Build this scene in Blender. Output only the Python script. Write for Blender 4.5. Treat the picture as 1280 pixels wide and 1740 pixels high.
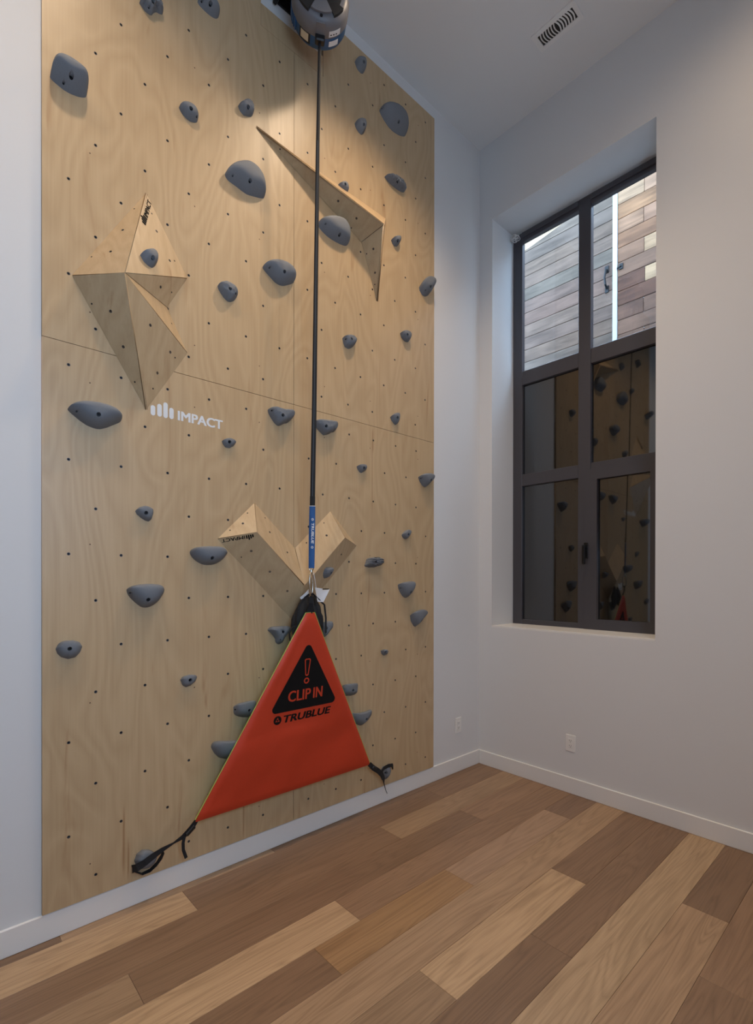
import bpy, bmesh, math, random
from mathutils import Vector, Matrix, noise, Quaternion

for o in list(bpy.data.objects): bpy.data.objects.remove(o)
S = bpy.context.scene
COL = S.collection
EXPO = 0.15
SKY = 7.2
DAYP = 27
SPOTS = [(.85, -3.95, 56, 117), (.85, -2.95, 84, 117), (.85, -1.4, 138, 117), (2.3, -1.0, 50, 166), (2.5, -3.0, 50, 166)]
random.seed(7)
R = math.radians

# ------------------------------------------------------------------ camera
YAW, PITCH, ROLL = 0.8150, -0.0027, 0.0014
CAM = Vector((2.5693, -3.3978, 1.5436))
fwd = Vector((-math.sin(YAW)*math.cos(PITCH), math.cos(YAW)*math.cos(PITCH), math.sin(PITCH)))
rgt = Vector((math.cos(YAW), math.sin(YAW), 0)); upv = rgt.cross(fwd)
r2 = rgt*math.cos(ROLL)+upv*math.sin(ROLL); u2 = -rgt*math.sin(ROLL)+upv*math.cos(ROLL)
cd = bpy.data.cameras.new('camera'); cam = bpy.data.objects.new('camera', cd); COL.objects.link(cam)
M = Matrix((r2, u2, -fwd)).transposed().to_4x4(); M.translation = CAM
cam.matrix_world = M
cd.sensor_fit = 'VERTICAL'; cd.sensor_height = 36; cd.sensor_width = 36
cd.lens = 854.52/1740*36
cd.shift_x = -(669.86-640)/1740; cd.shift_y = (983.58-870)/1740
cd.clip_start = .05
S.camera = cam

# ------------------------------------------------------------------ world and lights
vs = S.view_settings
vs.view_transform = 'Standard'; vs.look = 'None'; vs.gamma = 1; vs.use_curve_mapping = False
vs.exposure = EXPO
w = bpy.data.worlds.new('sky'); S.world = w; w.use_nodes = True
bg = w.node_tree.nodes['Background']
bg.inputs[0].default_value = (.52, .73, 1.0, 1); bg.inputs[1].default_value = SKY

def lamp(name, kind, loc, power, color, aim=None, **kw):
    l = bpy.data.lights.new(name, kind); l.energy = power; l.color = color
    for k, v in kw.items(): setattr(l, k, v)
    o = bpy.data.objects.new(name, l); COL.objects.link(o); o.location = loc
    if aim is not None: o.rotation_euler = (Vector(aim)-Vector(loc)).to_track_quat('-Z', 'Y').to_euler()
    return o
WARM = (1.0, .76, .52); DAY = (.36, .63, 1.0)
# recessed ceiling downlights (above the frame) and the daylight window on the right-hand wall
for n, (lx, ly, p, beam) in enumerate(SPOTS):
    lamp('downlight', 'SPOT', (lx, ly, 5.06), p, WARM, aim=(lx, ly, 0), spot_size=R(beam), spot_blend=1, shadow_soft_size=.06)
lamp('daylight', 'AREA', (3.62, -3.3, 2.45), DAYP, DAY, aim=(0, -3.3, 2.45), shape='RECTANGLE', size=1.5, size_y=1.2)

# ------------------------------------------------------------------ helpers
LOC = {}
def wl(o): return LOC.get(o.name, Vector((0, 0, 0)))
def place(o, loc, parent=None):
    loc = Vector(loc); LOC[o.name] = loc
    o.location = loc-(wl(parent) if parent else Vector((0, 0, 0)))
    if parent: o.parent = parent
    return o
def tag(o, label=None, cat=None, group=None, kind=None):
    for k, v in (('label', label), ('category', cat), ('group', group), ('kind', kind)):
        if v: o[k] = v
    return o
def empty(name, loc, label=None, cat=None, group=None, kind=None):
    o = bpy.data.objects.new(name, None); o.empty_display_size = .05; COL.objects.link(o)
    return tag(place(o, loc), label, cat, group, kind)
def obj(name, me, mat=None, parent=None, loc=None, smooth=None):
    """link a mesh whose vertices are in world space; origin moved to loc (default: centre of its bounds)"""
    if loc is None:
        vs_ = [v.co for v in me.vertices]
        loc = Vector([(min(c)+max(c))/2 for c in zip(*vs_)])
    loc = Vector(loc); me.transform(Matrix.Translation(-loc))
    if mat is not None:
        me.materials.clear(); me.materials.append(mat)
    if smooth is not None:
        me.polygons.foreach_set('use_smooth', [True]*len(me.polygons)); me.set_sharp_from_angle(angle=R(smooth))
    o = bpy.data.objects.new(name, me); COL.objects.link(o)
    return place(o, loc, parent)
def inst(name, me, loc, parent=None, rot=None, mat=None):
    o = bpy.data.objects.new(name, me); COL.objects.link(o); place(o, loc, parent)
    if rot is not None: o.rotation_mode = 'QUATERNION'; o.rotation_quaternion = rot
    return o
class MB:
    def __init__(s): s.v = []; s.f = []
    def add(s, v, f):
        n = len(s.v); s.v += [Vector(p) for p in v]; s.f += [[i+n for i in q] for q in f]; return s
    def box(s, a, b, m=None):
        x0, y0, z0 = a; x1, y1, z1 = b
        v = [Vector(p) for p in ((x0,y0,z0),(x1,y0,z0),(x1,y1,z0),(x0,y1,z0),(x0,y0,z1),(x1,y0,z1),(x1,y1,z1),(x0,y1,z1))]
        if m: v = [m @ p for p in v]
        return s.add(v, [(0,3,2,1),(4,5,6,7),(0,1,5,4),(1,2,6,5),(2,3,7,6),(3,0,4,7)])
    def tube(s, pts, r, n=8, rad2=None, side=None, closed=False):
        pts = [Vector(p) for p in pts]; N = len(pts); rings = []
        prev = None
        for i, p in enumerate(pts):
            t = (pts[(i+1) % N]-pts[i-1]) if closed else (pts[min(i+1, N-1)]-pts[max(i-1, 0)])
            t.normalize()
            if side is not None: a = Vector(side)-t*t.dot(Vector(side))
            elif prev is None: a = t.orthogonal()
            else: a = prev-t*t.dot(prev)
            a.normalize(); prev = a; b = t.cross(a)
            rr = r[i] if isinstance(r, (list, tuple)) else r
            r_b = rr if rad2 is None else (rad2[i] if isinstance(rad2, (list, tuple)) else rad2)
            rings.append([p+a*rr*math.cos(2*math.pi*k/n)+b*r_b*math.sin(2*math.pi*k/n) for k in range(n)])
        v = [q for ring in rings for q in ring]; f = []
        for i in range(N if closed else N-1):
            j = (i+1) % N
            for k in range(n): f.append((i*n+k, i*n+(k+1) % n, j*n+(k+1) % n, j*n+k))
        if not closed: f += [tuple(range(n))[::-1], tuple((N-1)*n+k for k in range(n))]
        return s.add(v, f)
    def ribbon(s, pts, width, side, th=.0016):
        """flat band along pts; side = width direction per point (or one)"""
        pts = [Vector(p) for p in pts]; N = len(pts); v = []; f = []
        for i, p in enumerate(pts):
            t = (pts[min(i+1, N-1)]-pts[max(i-1, 0)]).normalized()
            sd = Vector(side[i] if isinstance(side, list) else side); sd = (sd-t*t.dot(sd)).normalized(); nn = t.cross(sd)
            w_ = (width[i] if isinstance(width, list) else width)/2
            v += [p+sd*w_+nn*th/2, p-sd*w_+nn*th/2, p-sd*w_-nn*th/2, p+sd*w_-nn*th/2]
        for i in range(N-1):
            for k in range(4): f.append((i*4+k, i*4+(k+1) % 4, i*4+4+(k+1) % 4, i*4+4+k))
        f += [(3, 2, 1, 0), tuple((N-1)*4+k for k in range(4))]
        return s.add(v, f)
    def prism(s, poly, o, u, v, n, th):
        """polygon poly (2D) in frame o,u,v extruded by th along n"""
        o, u, v, n = map(Vector, (o, u, v, n)); k = len(poly)
        a = [o+u*p[0]+v*p[1] for p in poly]; b = [p+n*th for p in a]
        return s.add(a+b, [tuple(range(k))[::-1], tuple(range(k, 2*k))]+[(i, (i+1) % k, k+(i+1) % k, k+i) for i in range(k)])
    def lathe(s, prof, o, axis, n=32, side=None):
        o = Vector(o); ax = Vector(axis).normalized(); a = (ax.orthogonal() if side is None else Vector(side)-ax*ax.dot(Vector(side))).normalized(); b = ax.cross(a)
        v = []; f = []
        for (r, h) in prof:
            v += [o+ax*h+(a*math.cos(2*math.pi*k/n)+b*math.sin(2*math.pi*k/n))*r for k in range(n)]
        for i in range(len(prof)-1):
            for k in range(n): f.append((i*n+k, i*n+(k+1) % n, (i+1)*n+(k+1) % n, (i+1)*n+k))
        if prof[0][0] > 1e-6: f.append(tuple(range(n))[::-1])
        if prof[-1][0] > 1e-6: f.append(tuple((len(prof)-1)*n+k for k in range(n)))
        return s.add(v, f)
    def mesh(s, bevel=0, seg=1):
        me = bpy.data.meshes.new('m'); me.from_pydata(s.v, [], s.f)
        bm = bmesh.new(); bm.from_mesh(me)
        bmesh.ops.remove_doubles(bm, verts=bm.verts, dist=1e-6)
        bmesh.ops.recalc_face_normals(bm, faces=bm.faces)
        if bevel: bmesh.ops.bevel(bm, geom=[e for e in bm.edges if len(e.link_faces) == 2 and e.calc_face_angle(0) > .6], offset=bevel, segments=seg, affect='EDGES', profile=.5)
        bm.to_mesh(me); bm.free(); return me
    def build(s, name, mat, parent=None, loc=None, bevel=0, smooth=None, seg=1): return obj(name, s.mesh(bevel, seg), mat, parent, loc, smooth)
def sheet(outlines, th, mx):
    """flat sheet with holes: list of closed 2D outlines, extruded to +-th/2, mapped with matrix mx"""
    cu = bpy.data.curves.new('c', 'CURVE'); cu.dimensions = '2D'; cu.fill_mode = 'BOTH'; cu.extrude = th/2
    for o_ in outlines:
        sp = cu.splines.new('POLY'); sp.points.add(len(o_)-1)
        for p, q in zip(sp.points, o_): p.co = (q[0], q[1], 0, 1)
        sp.use_cyclic_u = True
    ob = bpy.data.objects.new('c', cu); me = bpy.data.meshes.new_from_object(ob)
    bpy.data.objects.remove(ob); bpy.data.curves.remove(cu)
    me.transform(mx); return me
def frame(o, u, v, n=None):
    u = Vector(u).normalized(); v = Vector(v); v = (v-u*u.dot(v)).normalized(); n = u.cross(v)
    m = Matrix((u, v, n)).transposed().to_4x4(); m.translation = Vector(o); return m
def text(body, w, h, mx, th=.0008, shear=0, bold=0):
    if bold:
        d = bold*h; q = [text(body, w-2*d, h-d, mx @ Matrix.Translation((dx*d, dy*d*.5, .00005*k)), th, shear) for k, (dx, dy) in enumerate(((0, 0), (1, 0), (2, 0), (0, 2), (1, 2), (2, 2)))]
        return join(q)
    """lettering fitted to a box w x h, origin at its lower left corner in frame mx"""
    cu = bpy.data.curves.new('t', 'FONT'); cu.body = body; cu.size = 1; cu.shear = shear; cu.offset = bold; cu.fill_mode = 'FRONT'; cu.resolution_u = 3
    ob = bpy.data.objects.new('t', cu); me = bpy.data.meshes.new_from_object(ob)
    bpy.data.objects.remove(ob); bpy.data.curves.remove(cu)
    xs = [v.co.x for v in me.vertices]; ys = [v.co.y for v in me.vertices]
    x0, x1, y0_, y1_ = min(xs), max(xs), min(ys), max(ys)
    me.transform(mx @ Matrix.Diagonal((w/(x1-x0), h/(y1_-y0_), 1, 1)) @ Matrix.Translation((-x0, -y0_, 0)))
    return me
def join(meshes):
    bm = bmesh.new()
    for m in meshes: bm.from_mesh(m)
    me = bpy.data.meshes.new('j'); bm.to_mesh(me); bm.free(); return me
def ngon(cx, cy, r, n=12, ph=0): return [(cx+r*math.cos(2*math.pi*k/n+ph), cy+r*math.sin(2*math.pi*k/n+ph)) for k in range(n)]
def pill(cx, y0, y1, w, n=6):
    r = w/2
    return [(cx+r*math.cos(a), y1-r+r*math.sin(a)) for a in [math.pi*k/n for k in range(n+1)]]+[(cx+r*math.cos(a), y0+r+r*math.sin(a)) for a in [math.pi+math.pi*k/n for k in range(n+1)]]
XW = Matrix(((0,0,1,0),(1,0,0,0),(0,1,0,0),(0,0,0,1)))    # sheet plane -> wall plane (y,z), thickness along x

# ------------------------------------------------------------------ materials
def mat(name, col=(.5,.5,.5), rough=.5, metal=0, spec=None, **kw):
    m = bpy.data.materials.new(name); m.use_nodes = True; b = m.node_tree.nodes['Principled BSDF']
    b.inputs['Base Color'].default_value = (*col, 1); b.inputs['Roughness'].default_value = rough; b.inputs['Metallic'].default_value = metal
    for k, v in kw.items(): b.inputs[k.replace('_', ' ')].default_value = v
    return m
class NT:
    def __init__(s, m): s.t = m.node_tree; s.b = s.t.nodes['Principled BSDF']
    def n(s, ty, **kw):
        x = s.t.nodes.new(ty)
        for k, v in kw.items(): setattr(x, k, v)
        return x
    def l(s, a, b): s.t.links.new(a, b)
    def math(s, op, a, b=None, c=None):
        x = s.n('ShaderNodeMath', operation=op)
        for i, q in enumerate((a, b, c)):
            if q is None: continue
            if isinstance(q, (int, float)): x.inputs[i].default_value = q
            else: s.l(q, x.inputs[i])
        return x.outputs[0]
    def mapping(s, vec, scale, loc=None):
        x = s.n('ShaderNodeMapping'); s.l(vec, x.inputs['Vector']); x.inputs['Scale'].default_value = scale
        if loc is not None: s.l(loc, x.inputs['Location'])
        return x.outputs[0]
    def noise(s, vec, scale, detail=2, rough=.5, dist=0):
        x = s.n('ShaderNodeTexNoise'); s.l(vec, x.inputs['Vector'])
        for k, v in (('Scale', scale), ('Detail', detail), ('Roughness', rough), ('Distortion', dist)): x.inputs[k].default_value = v
        return x.outputs[0]
    def mix(s, f, a, b, blend='MIX'):
        x = s.n('ShaderNodeMix', data_type='RGBA', blend_type=blend)
        for i, q in ((0, f), (6, a), (7, b)):
            if isinstance(q, (int, float)): x.inputs[i].default_value = q
            elif isinstance(q, tuple): x.inputs[i].default_value = (*q, 1)
            else: s.l(q, x.inputs[i])
        return x.outputs[2]
    def ramp(s, f, lo, hi):
        x = s.n('ShaderNodeMapRange'); x.interpolation_type = 'SMOOTHSTEP'; s.l(f, x.inputs[0]); x.inputs[1].default_value = lo; x.inputs[2].default_value = hi
        return x.outputs[0]
    def bump(s, h, strength, dist=.002):
        x = s.n('ShaderNodeBump'); x.inputs['Strength'].default_value = strength; x.inputs['Distance'].default_value = dist
        s.l(h, x.inputs['Height']); s.l(x.outputs[0], s.b.inputs['Normal'])
def plywood(name, lo, hi, knot, long='z'):
    m = mat(name, hi, .40); t = NT(m); geo = t.n('ShaderNodeNewGeometry'); P = geo.outputs['Position']
    s1 = (1.2, 1.5, .42); s2 = (60, 95, 2.2); s3 = (3.0, 5.0, .55)
    n1 = t.noise(t.mapping(P, s1), 2.1, 2, .45, .5)
    ring = t.math('PINGPONG', t.math('MULTIPLY', n1, 26), 1)
    fib = t.noise(t.mapping(P, s2), 1, 2, .6)
    kn = t.ramp(t.noise(t.mapping(P, s3), 2.2, 3, .6, .8), .62, .78)
    big = t.noise(t.mapping(P, (1, 1, .5)), 1.3, 1)
    f = t.math('ADD', t.math('MULTIPLY', ring, .25), t.math('ADD', t.math('MULTIPLY', fib, .45), t.math('MULTIPLY', big, .35)))
    c = t.mix(t.ramp(f, .1, 1.0), lo, hi)
    c = t.mix(t.math('MULTIPLY', kn, .55), c, knot)
    sp = t.n('ShaderNodeSeparateXYZ'); t.l(P, sp.inputs[0]); wob = t.math('MULTIPLY', t.math('SUBTRACT', t.noise(t.mapping(P, (1, 30, 1.5)), 2, 2), .5), .02)
    for (sy, z0, z1, wd) in ((-2.712, .12, .52, .010), (-2.695, .12, .34, .006), (-2.118, .10, .36, .008), (-1.190, 2.36, 2.56, .007), (-1.196, 1.9, 2.5, .004)):
        dy = t.math('ABSOLUTE', t.math('ADD', t.math('SUBTRACT', sp.outputs[1], sy), wob))
        dz = t.math('ABSOLUTE', t.math('SUBTRACT', sp.outputs[2], (z0+z1)/2))
        k = t.math('MULTIPLY', t.math('SUBTRACT', 1.0, t.ramp(dy, 0, wd)), t.math('SUBTRACT', 1.0, t.ramp(dz, (z1-z0)*.2, (z1-z0)*.5)))
        c = t.mix(t.math('MULTIPLY', k, .75), c, knot)
    t.l(c, t.b.inputs['Base Color']); t.bump(fib, .12, .0006)
    return m
M_ply = plywood('birch_plywood', (.44, .305, .168), (.56, .405, .238), (.30, .155, .06))
M_edge = mat('plywood_edge', (.22, .13, .065), .8)
def oak():
    m = mat('oak_plank', (.3,.2,.12), .42); t = NT(m)
    oi = t.n('ShaderNodeObjectInfo'); tc = t.n('ShaderNodeTexCoord'); P = tc.outputs['Object']
    cx = t.n('ShaderNodeCombineXYZ')
    for i in range(3): t.l(t.math('MULTIPLY', oi.outputs['Random'], (91.7, 47.3, 23.1)[i]), cx.inputs[i])
    n1 = t.noise(t.mapping(P, (10.5, .62, 1), cx.outputs[0]), 1.0, 2, .5, .7)
    ring = t.math('POWER', t.math('PINGPONG', t.math('MULTIPLY', n1, 24), 1), .6)
    fib = t.noise(t.mapping(P, (170, 5, 1), cx.outputs[0]), 1, 2, .65)
    soft = t.noise(t.mapping(P, (9, 1.1, 1), cx.outputs[0]), 1, 2)
    f = t.math('ADD', t.math('MULTIPLY', ring, .36), t.math('ADD', t.math('MULTIPLY', fib, .62), t.math('MULTIPLY', soft, .5)))
    g = t.ramp(f, .2, 1.25)
    c = t.mix(1.0, oi.outputs['Color'], t.mix(g, (.64, .60, .56), (1.18, 1.18, 1.18)), 'MULTIPLY')
    t.l(c, t.b.inputs['Base Color']); t.bump(f, .15, .0008)
    t.l(t.math('ADD', t.math('MULTIPLY', fib, .15), .36), t.b.inputs['Roughness'])
    return m
M_oak = oak()
def noisy(name, col, rough, scale, strength, dist=.002, var=.15, **kw):
    m = mat(name, col, rough, **kw); t = NT(m); tc = t.n('ShaderNodeTexCoord')
    n = t.noise(tc.outputs['Object'], scale, 4, .6)
    t.l(t.mix(n, tuple(c*(1-var) for c in col), tuple(c*(1+var) for c in col)), t.b.inputs['Base Color'])
    t.bump(n, strength, dist); return m
M_wall = noisy('white_wall_paint', (.68, .68, .68), .75, 140, .04, .0008, .01)
M_ceil = noisy('white_ceiling_paint', (.74, .74, .735), .85, 140, .04, .0008, .01)
M_trim = mat('white_trim_paint', (.76, .75, .73), .38)
M_sub = mat('subfloor', (.05, .035, .025), .9)
M_hold = noisy('grey_polyurethane', (.165, .178, .198), .72, 260, .25, .0012, .12)
M_black = mat('black_steel', (.006, .006, .007), .38, .3)
M_nut = mat('zinc_tee_nut', (.07, .08, .10), .45, .7)
M_hole = mat('hole_shade', (.01, .009, .008), .9)  # dark colour stands in for the shade inside nut holes and slots
M_screw = mat('brown_screw_head', (.11, .06, .03), .55, .2)
M_frame = noisy('charcoal_aluminium', (.056, .053, .062), .42, 500, .05, .0004, .05)
M_print = mat('black_print', (.008, .0075, .0075), .8, Specular_IOR_Level=.15)
M_white = mat('white_print', (.72, .74, .76), .6)
M_web = noisy('black_webbing', (.008, .009, .012), .8, 900, .5, .001, .3)
M_blue = noisy('blue_webbing', (.012, .085, .27), .6, 900, .4, .001, .1)
M_bluepl = mat('blue_plastic', (.014, .085, .23), .42)
M_greypl = mat('grey_plastic', (.16, .16, .175), .45)
M_blackpl = mat('black_plastic', (.010, .010, .011), .45)
M_orange = noisy('orange_vinyl', (.55, .042, .011), .55, 60, .08, .002, .05)
M_green = mat('lime_vinyl', (.30, .60, .03), .55)
M_steel = mat('carabiner_steel', (.55, .50, .42), .25, 1)
M_paper = mat('white_label', (.72, .73, .75), .6)
M_tan = mat('tan_label', (.62, .52, .36), .6)
M_plastic = mat('white_plastic', (.78, .77, .75), .4)
M_mesh = noisy('black_harness_fabric', (.012, .012, .014), .7, 420, .8, .003, .5)
M_conc = noisy('grey_concrete', (.22, .22, .21), .9, 9, .3, .004, .2)
def glass():
    m = bpy.data.materials.new('clear_glass'); m.use_nodes = True; t = m.node_tree; t.nodes.clear()
    o = t.nodes.new('ShaderNodeOutputMaterial'); mx = t.nodes.new('ShaderNodeMixShader'); mx.inputs[0].default_value = .05
    a = t.nodes.new('ShaderNodeBsdfTransparent'); a.inputs[0].default_value = (.93, .95, .96, 1); b = t.nodes.new('ShaderNodeBsdfGlossy'); b.inputs['Roughness'].default_value = .01
    t.links.new(a.outputs[0], mx.inputs[1]); t.links.new(b.outputs[0], mx.inputs[2]); t.links.new(mx.outputs[0], o.inputs[0])
    return m
M_glass = glass()
M_dark = mat('dark_tinted_glass', (.006, .0065, .008), .03, IOR=1.95)
def barn(name, lo, hi):
    m = mat(name, hi, .85); t = NT(m); oi = t.n('ShaderNodeObjectInfo'); tc = t.n('ShaderNodeTexCoord')
    cx = t.n('ShaderNodeCombineXYZ')
    for i in range(3): t.l(t.math('MULTIPLY', oi.outputs['Random'], (31.7, 47.3, 23.1)[i]), cx.inputs[i])
    n1 = t.noise(t.mapping(tc.outputs['Object'], (2.2, 4, 26), cx.outputs[0]), 1, 4, .65, .6)
    n2 = t.noise(t.mapping(tc.outputs['Object'], (3, 3, 5), cx.outputs[0]), 1, 2)
    c = t.mix(t.ramp(t.math('ADD', t.math('MULTIPLY', n1, .7), t.math('MULTIPLY', n2, .5)), .3, .9), lo, hi)
    t.l(t.mix(1.0, oi.outputs['Color'], c, 'MULTIPLY'), t.b.inputs['Base Color']); t.bump(n1, .4, .004); return m
M_barn = barn('weathered_boards', (.42, .39, .36), (1.22, 1.20, 1.18))
# ------------------------------------------------------------------ room shell
RX, RY, RZ = 3.5, -8.5, 5.098
def structure(o): o['kind'] = 'structure'; return o
structure(MB().box((-.25, RY-.2, -.25), (0, .45, RZ+.2)).build('wall_left', M_wall))
WX0, WX1, WZ0, WZ1, WD = .127, 1.383, 1.1407, 4.467, .40
structure(MB().box((0, 0, -.25), (WX0, WD, RZ+.2)).box((WX1, 0, -.25), (RX+.3, WD, RZ+.2)).box((WX0, 0, -.25), (WX1, WD, WZ0)).box((WX0, 0, WZ1), (WX1, WD, RZ+.2)).build('wall_back', M_wall))
VY0, VY1, VZ0, VZ1 = -4.05, -2.55, 1.85, 3.05
structure(MB().box((RX, RY, -.25), (RX+.2, VY0, RZ+.2)).box((RX, VY1, -.25), (RX+.2, 0, RZ+.2)).box((RX, VY0, -.25), (RX+.2, VY1, VZ0)).box((RX, VY0, VZ1), (RX+.2, VY1, RZ+.2)).build('wall_right', M_wall))
structure(MB().box((0, RY-.2, -.25), (RX+.2, RY, RZ+.2)).build('wall_rear', M_wall))
structure(MB().box((-.1, RY-.1, RZ), (RX+.1, .2, RZ+.2)).build('ceiling', M_ceil))
HB, TB = .113, .014
structure(MB().box((0, RY, 0), (TB, 0, HB)).build('baseboard_left', M_trim, bevel=.0025))
structure(MB().box((TB, -TB, 0), (RX, 0, HB)).build('baseboard_back', M_trim, bevel=.0025))
structure(MB().box((RX-TB, RY, 0), (RX, -TB, HB)).build('baseboard_right', M_trim, bevel=.0025))
structure(MB().box((TB, RY, 0), (RX-TB, RY+TB, HB)).build('baseboard_rear', M_trim, bevel=.0025))

# ------------------------------------------------------------------ floor of single oak planks
floor = structure(MB().box((0, RY, -.2), (RX, 0, -.014)).build('floor', M_sub))
LT, MD, DK = (.475, .315, .178), (.355, .229, .132), (.228, .137, .078)
def shade(c, k): return tuple(x*k for x in c)
PX, PW = .06, .1905
ROWS = {-1: [(-2.963, shade(DK, .9)), (-1.95, shade(MD, 1.0)), (0, shade(DK, .9))],
 0: [(-4.4, MD), (-2.462, shade(LT, 1.0)), (-.72, shade(DK, 1.0)), (0, shade(DK, 1.1))],
 1: [(-3.6, DK), (-1.33, shade(DK, 1.08)), (0, shade(MD, .95))],
 2: [(-4.3, MD), (-2.81, shade(MD, .9)), (-.79, shade(DK, 1.0)), (0, shade(DK, 1.3))],
 3: [(-3.9, DK), (-1.957, shade(LT, 1.02)), (0, shade(DK, 1.22))],
 4: [(-4.0, LT), (-2.207, shade(DK, 1.0)), (-1.38, (.335, .195, .092)), (-.373, (.37, .238, .148)), (0, (.23, .14, .085))],
 5: [(-3.3, DK), (-2.75, MD), (0, shade(MD, 1.06))],
 6: [(-3.7, LT), (-1.972, shade(MD, .88)), (-.958, shade(LT, 1.0)), (0, shade(DK, 1.08))],
 7: [(-3.5, MD), (-1.473, shade(DK, .95)), (0, shade(DK, 1.02))],
 8: [(-2.6, DK), (0, (.42, .285, .165))],
 9: [(-2.9, DK), (-.766, shade(MD, 1.08)), (0, shade(DK, .92))],
 10: [(-3.2, LT), (-1.2, shade(DK, 1.05)), (0, shade(DK, 1.2))],
 11: [(-2.6, DK), (-.5, shade(DK, 1.1)), (0, MD)]}
for r in range(-1, 19):
    x0 = max(PX+PW*r, 0.0); x1 = min(PX+PW*(r+1), RX)
    segs = ROWS.get(r)
    if segs is None:
        y = RY+random.uniform(.4, 1.8); segs = []
        while y < -.4: segs.append((y, shade(random.choice((LT, MD, DK, DK)), random.uniform(.9, 1.1)))); y += random.uniform(.9, 1.9)
        segs.append((0, MD))
    y0 = RY
    for (y1, c) in segs:
        if y1 < CAM.y-2.2 and r > 14: y0 = y1; continue
        g = .0005
        o = MB().box((x0+g, y0+g, -.014), (x1-g, y1-g, 0)).build('plank', M_oak, floor, bevel=.0008)
        o.color = (*c, 1); y0 = y1

# ------------------------------------------------------------------ window in the back wall
FY = .30
win = structure(empty('window_1', ((WX0+WX1)/2, FY, WZ0)))
tag(win, 'tall six-pane window with charcoal frame set deep in the white back wall')
MB().box((WX0, .002, WZ0-.001), (WX1, FY+.02, WZ0+.013)).build('window_sill', M_trim, win, bevel=.0015)
def bar(x0, x1, z0, z1, y0=FY, y1=FY+.042, nm='frame_bar', b=.003): return MB().box((x0, y0, z0), (x1, y1, z1)).build(nm, M_frame, win, bevel=b)
GX = (.217, .717, .816, 1.298)
ZT = (1.152, 1.194, 2.314, 2.415, 3.166, 3.282, 4.374, 4.452)
bar(WX0+.003, GX[0], ZT[0], ZT[7]); bar(GX[3], WX1-.003, ZT[0], ZT[7]); bar(GX[1], GX[2], ZT[0], ZT[7], FY-.004)
for a, b in ((0, 1), (2, 3), (4, 5), (6, 7)):
    for i, j in ((0, 1), (2, 3)):
        if a == 6: MB().box((GX[i], FY, ZT[a]), (GX[j], FY+.042, ZT[b])).box((GX[i], FY-.012, ZT[a]+.03), (GX[j], FY, ZT[b]-.006)).build('frame_bar', M_frame, win, bevel=.003)
        else: bar(GX[i], GX[j], ZT[a], ZT[b])
# rubber glazing beads and panes
def pane(x0, x1, z0, z1, m, y=FY+.024):
    MB().box((x0-.004, y, z0-.004), (x1+.004, y+.006, z1+.004)).build('pane', m, win)
pane(GX[0], GX[1], ZT[5], ZT[6], M_glass); pane(GX[2], GX[3], ZT[5], ZT[6], M_glass)
pane(GX[0], GX[1], ZT[3], ZT[4], M_dark); pane(GX[2], GX[3], ZT[3], ZT[4], M_dark)
pane(GX[0], GX[1], ZT[1], ZT[2], M_dark)
# opening casement, lower right
sx0, sx1, sz0, sz1 = .771, 1.345, 1.153, 2.361
ix0, ix1, iz0, iz1 = .872, 1.25, 1.232, 2.283
sash = sheet([[(sx0, sz0), (sx1, sz0), (sx1, sz1), (sx0, sz1)], [(ix0, iz0), (ix1, iz0), (ix1, iz1), (ix0, iz1)]], .06, Matrix(((1,0,0,0),(0,0,1,FY+.014),(0,1,0,0),(0,0,0,1))))
sash = obj('casement', sash, M_frame, win)
pane(ix0, ix1, iz0, iz1, M_dark, FY+.012)
hx, hz = .79, 1.735
hd = MB().box((hx-.016, FY-.028, hz-.045), (hx+.016, FY-.016, hz+.075)).build('handle', M_black, sash, bevel=.004)
MB().box((hx-.012, FY-.062, hz+.03), (hx+.012, FY-.026, hz+.055)).box((hx-.011, FY-.066, hz-.09), (hx+.011, FY-.048, hz+.055)).build('handle', M_black, sash, bevel=.004)
# the other window of the room, behind and right of the camera: it lets the daylight in
w2 = structure(empty('window_2', (RX+.1, (VY0+VY1)/2, VZ0)))
for k in range(3):
    yy = VY0+(VY1-VY0)*k/2; MB().box((RX+.08, yy-.035, VZ0), (RX+.15, yy+.035, VZ1)).build('frame_bar', M_frame, w2)
for zz in (VZ0, VZ1): MB().box((RX+.08, VY0, zz-.035), (RX+.15, VY1, zz+.035)).build('frame_bar', M_frame, w2)

# ------------------------------------------------------------------ outside: gate, fence and yard
structure(MB().box((-6, WD+.01, 2.6), (7, 4.5, 2.75)).build('ground_outside', M_conc))
YF = 1.9
gate = empty('garden_gate', (-.5, YF, 2.75), 'weathered grey board gate with black pull handle seen through upper window panes', 'gate')
GR = [(.34,.36,.38), (.40,.39,.38), (.42,.41,.41), (.33,.37,.38), (.39,.36,.37), (.41,.36,.36), (.44,.42,.42), (.36,.34,.35), (.40,.38,.37)]
for k in range(19):
    z1 = 5.455-.1475*k; z0 = z1-.142
    o = MB().box((-1.9, YF, z0), (.288, YF+.025, z1)).build('board', M_barn, gate, bevel=.003); c = GR[k % 9]; o.color = (c[0]*.40, c[1]*.275, c[2]*.20, 1)
o = MB().prism([(-.85, 5.460), (.288, 5.460), (.288, 5.645)], (0, YF+.025, 0), (1, 0, 0), (0, 0, 1), (0, -1, 0), .025).build('board', M_barn, gate); o.color = (.155, .115, .085, 1)
hh = MB().tube([(.235, YF-.012, 4.60), (.235, YF-.05, 4.63), (.228, YF-.055, 4.70), (.238, YF-.05, 4.77), (.232, YF-.012, 4.80)], .011, 8).box((.212, YF-.012, 4.77), (.252, YF, 4.84)).box((.215, YF-.012, 4.56), (.252, YF, 4.63)).build('pull_handle', M_black, gate, smooth=40)
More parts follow.
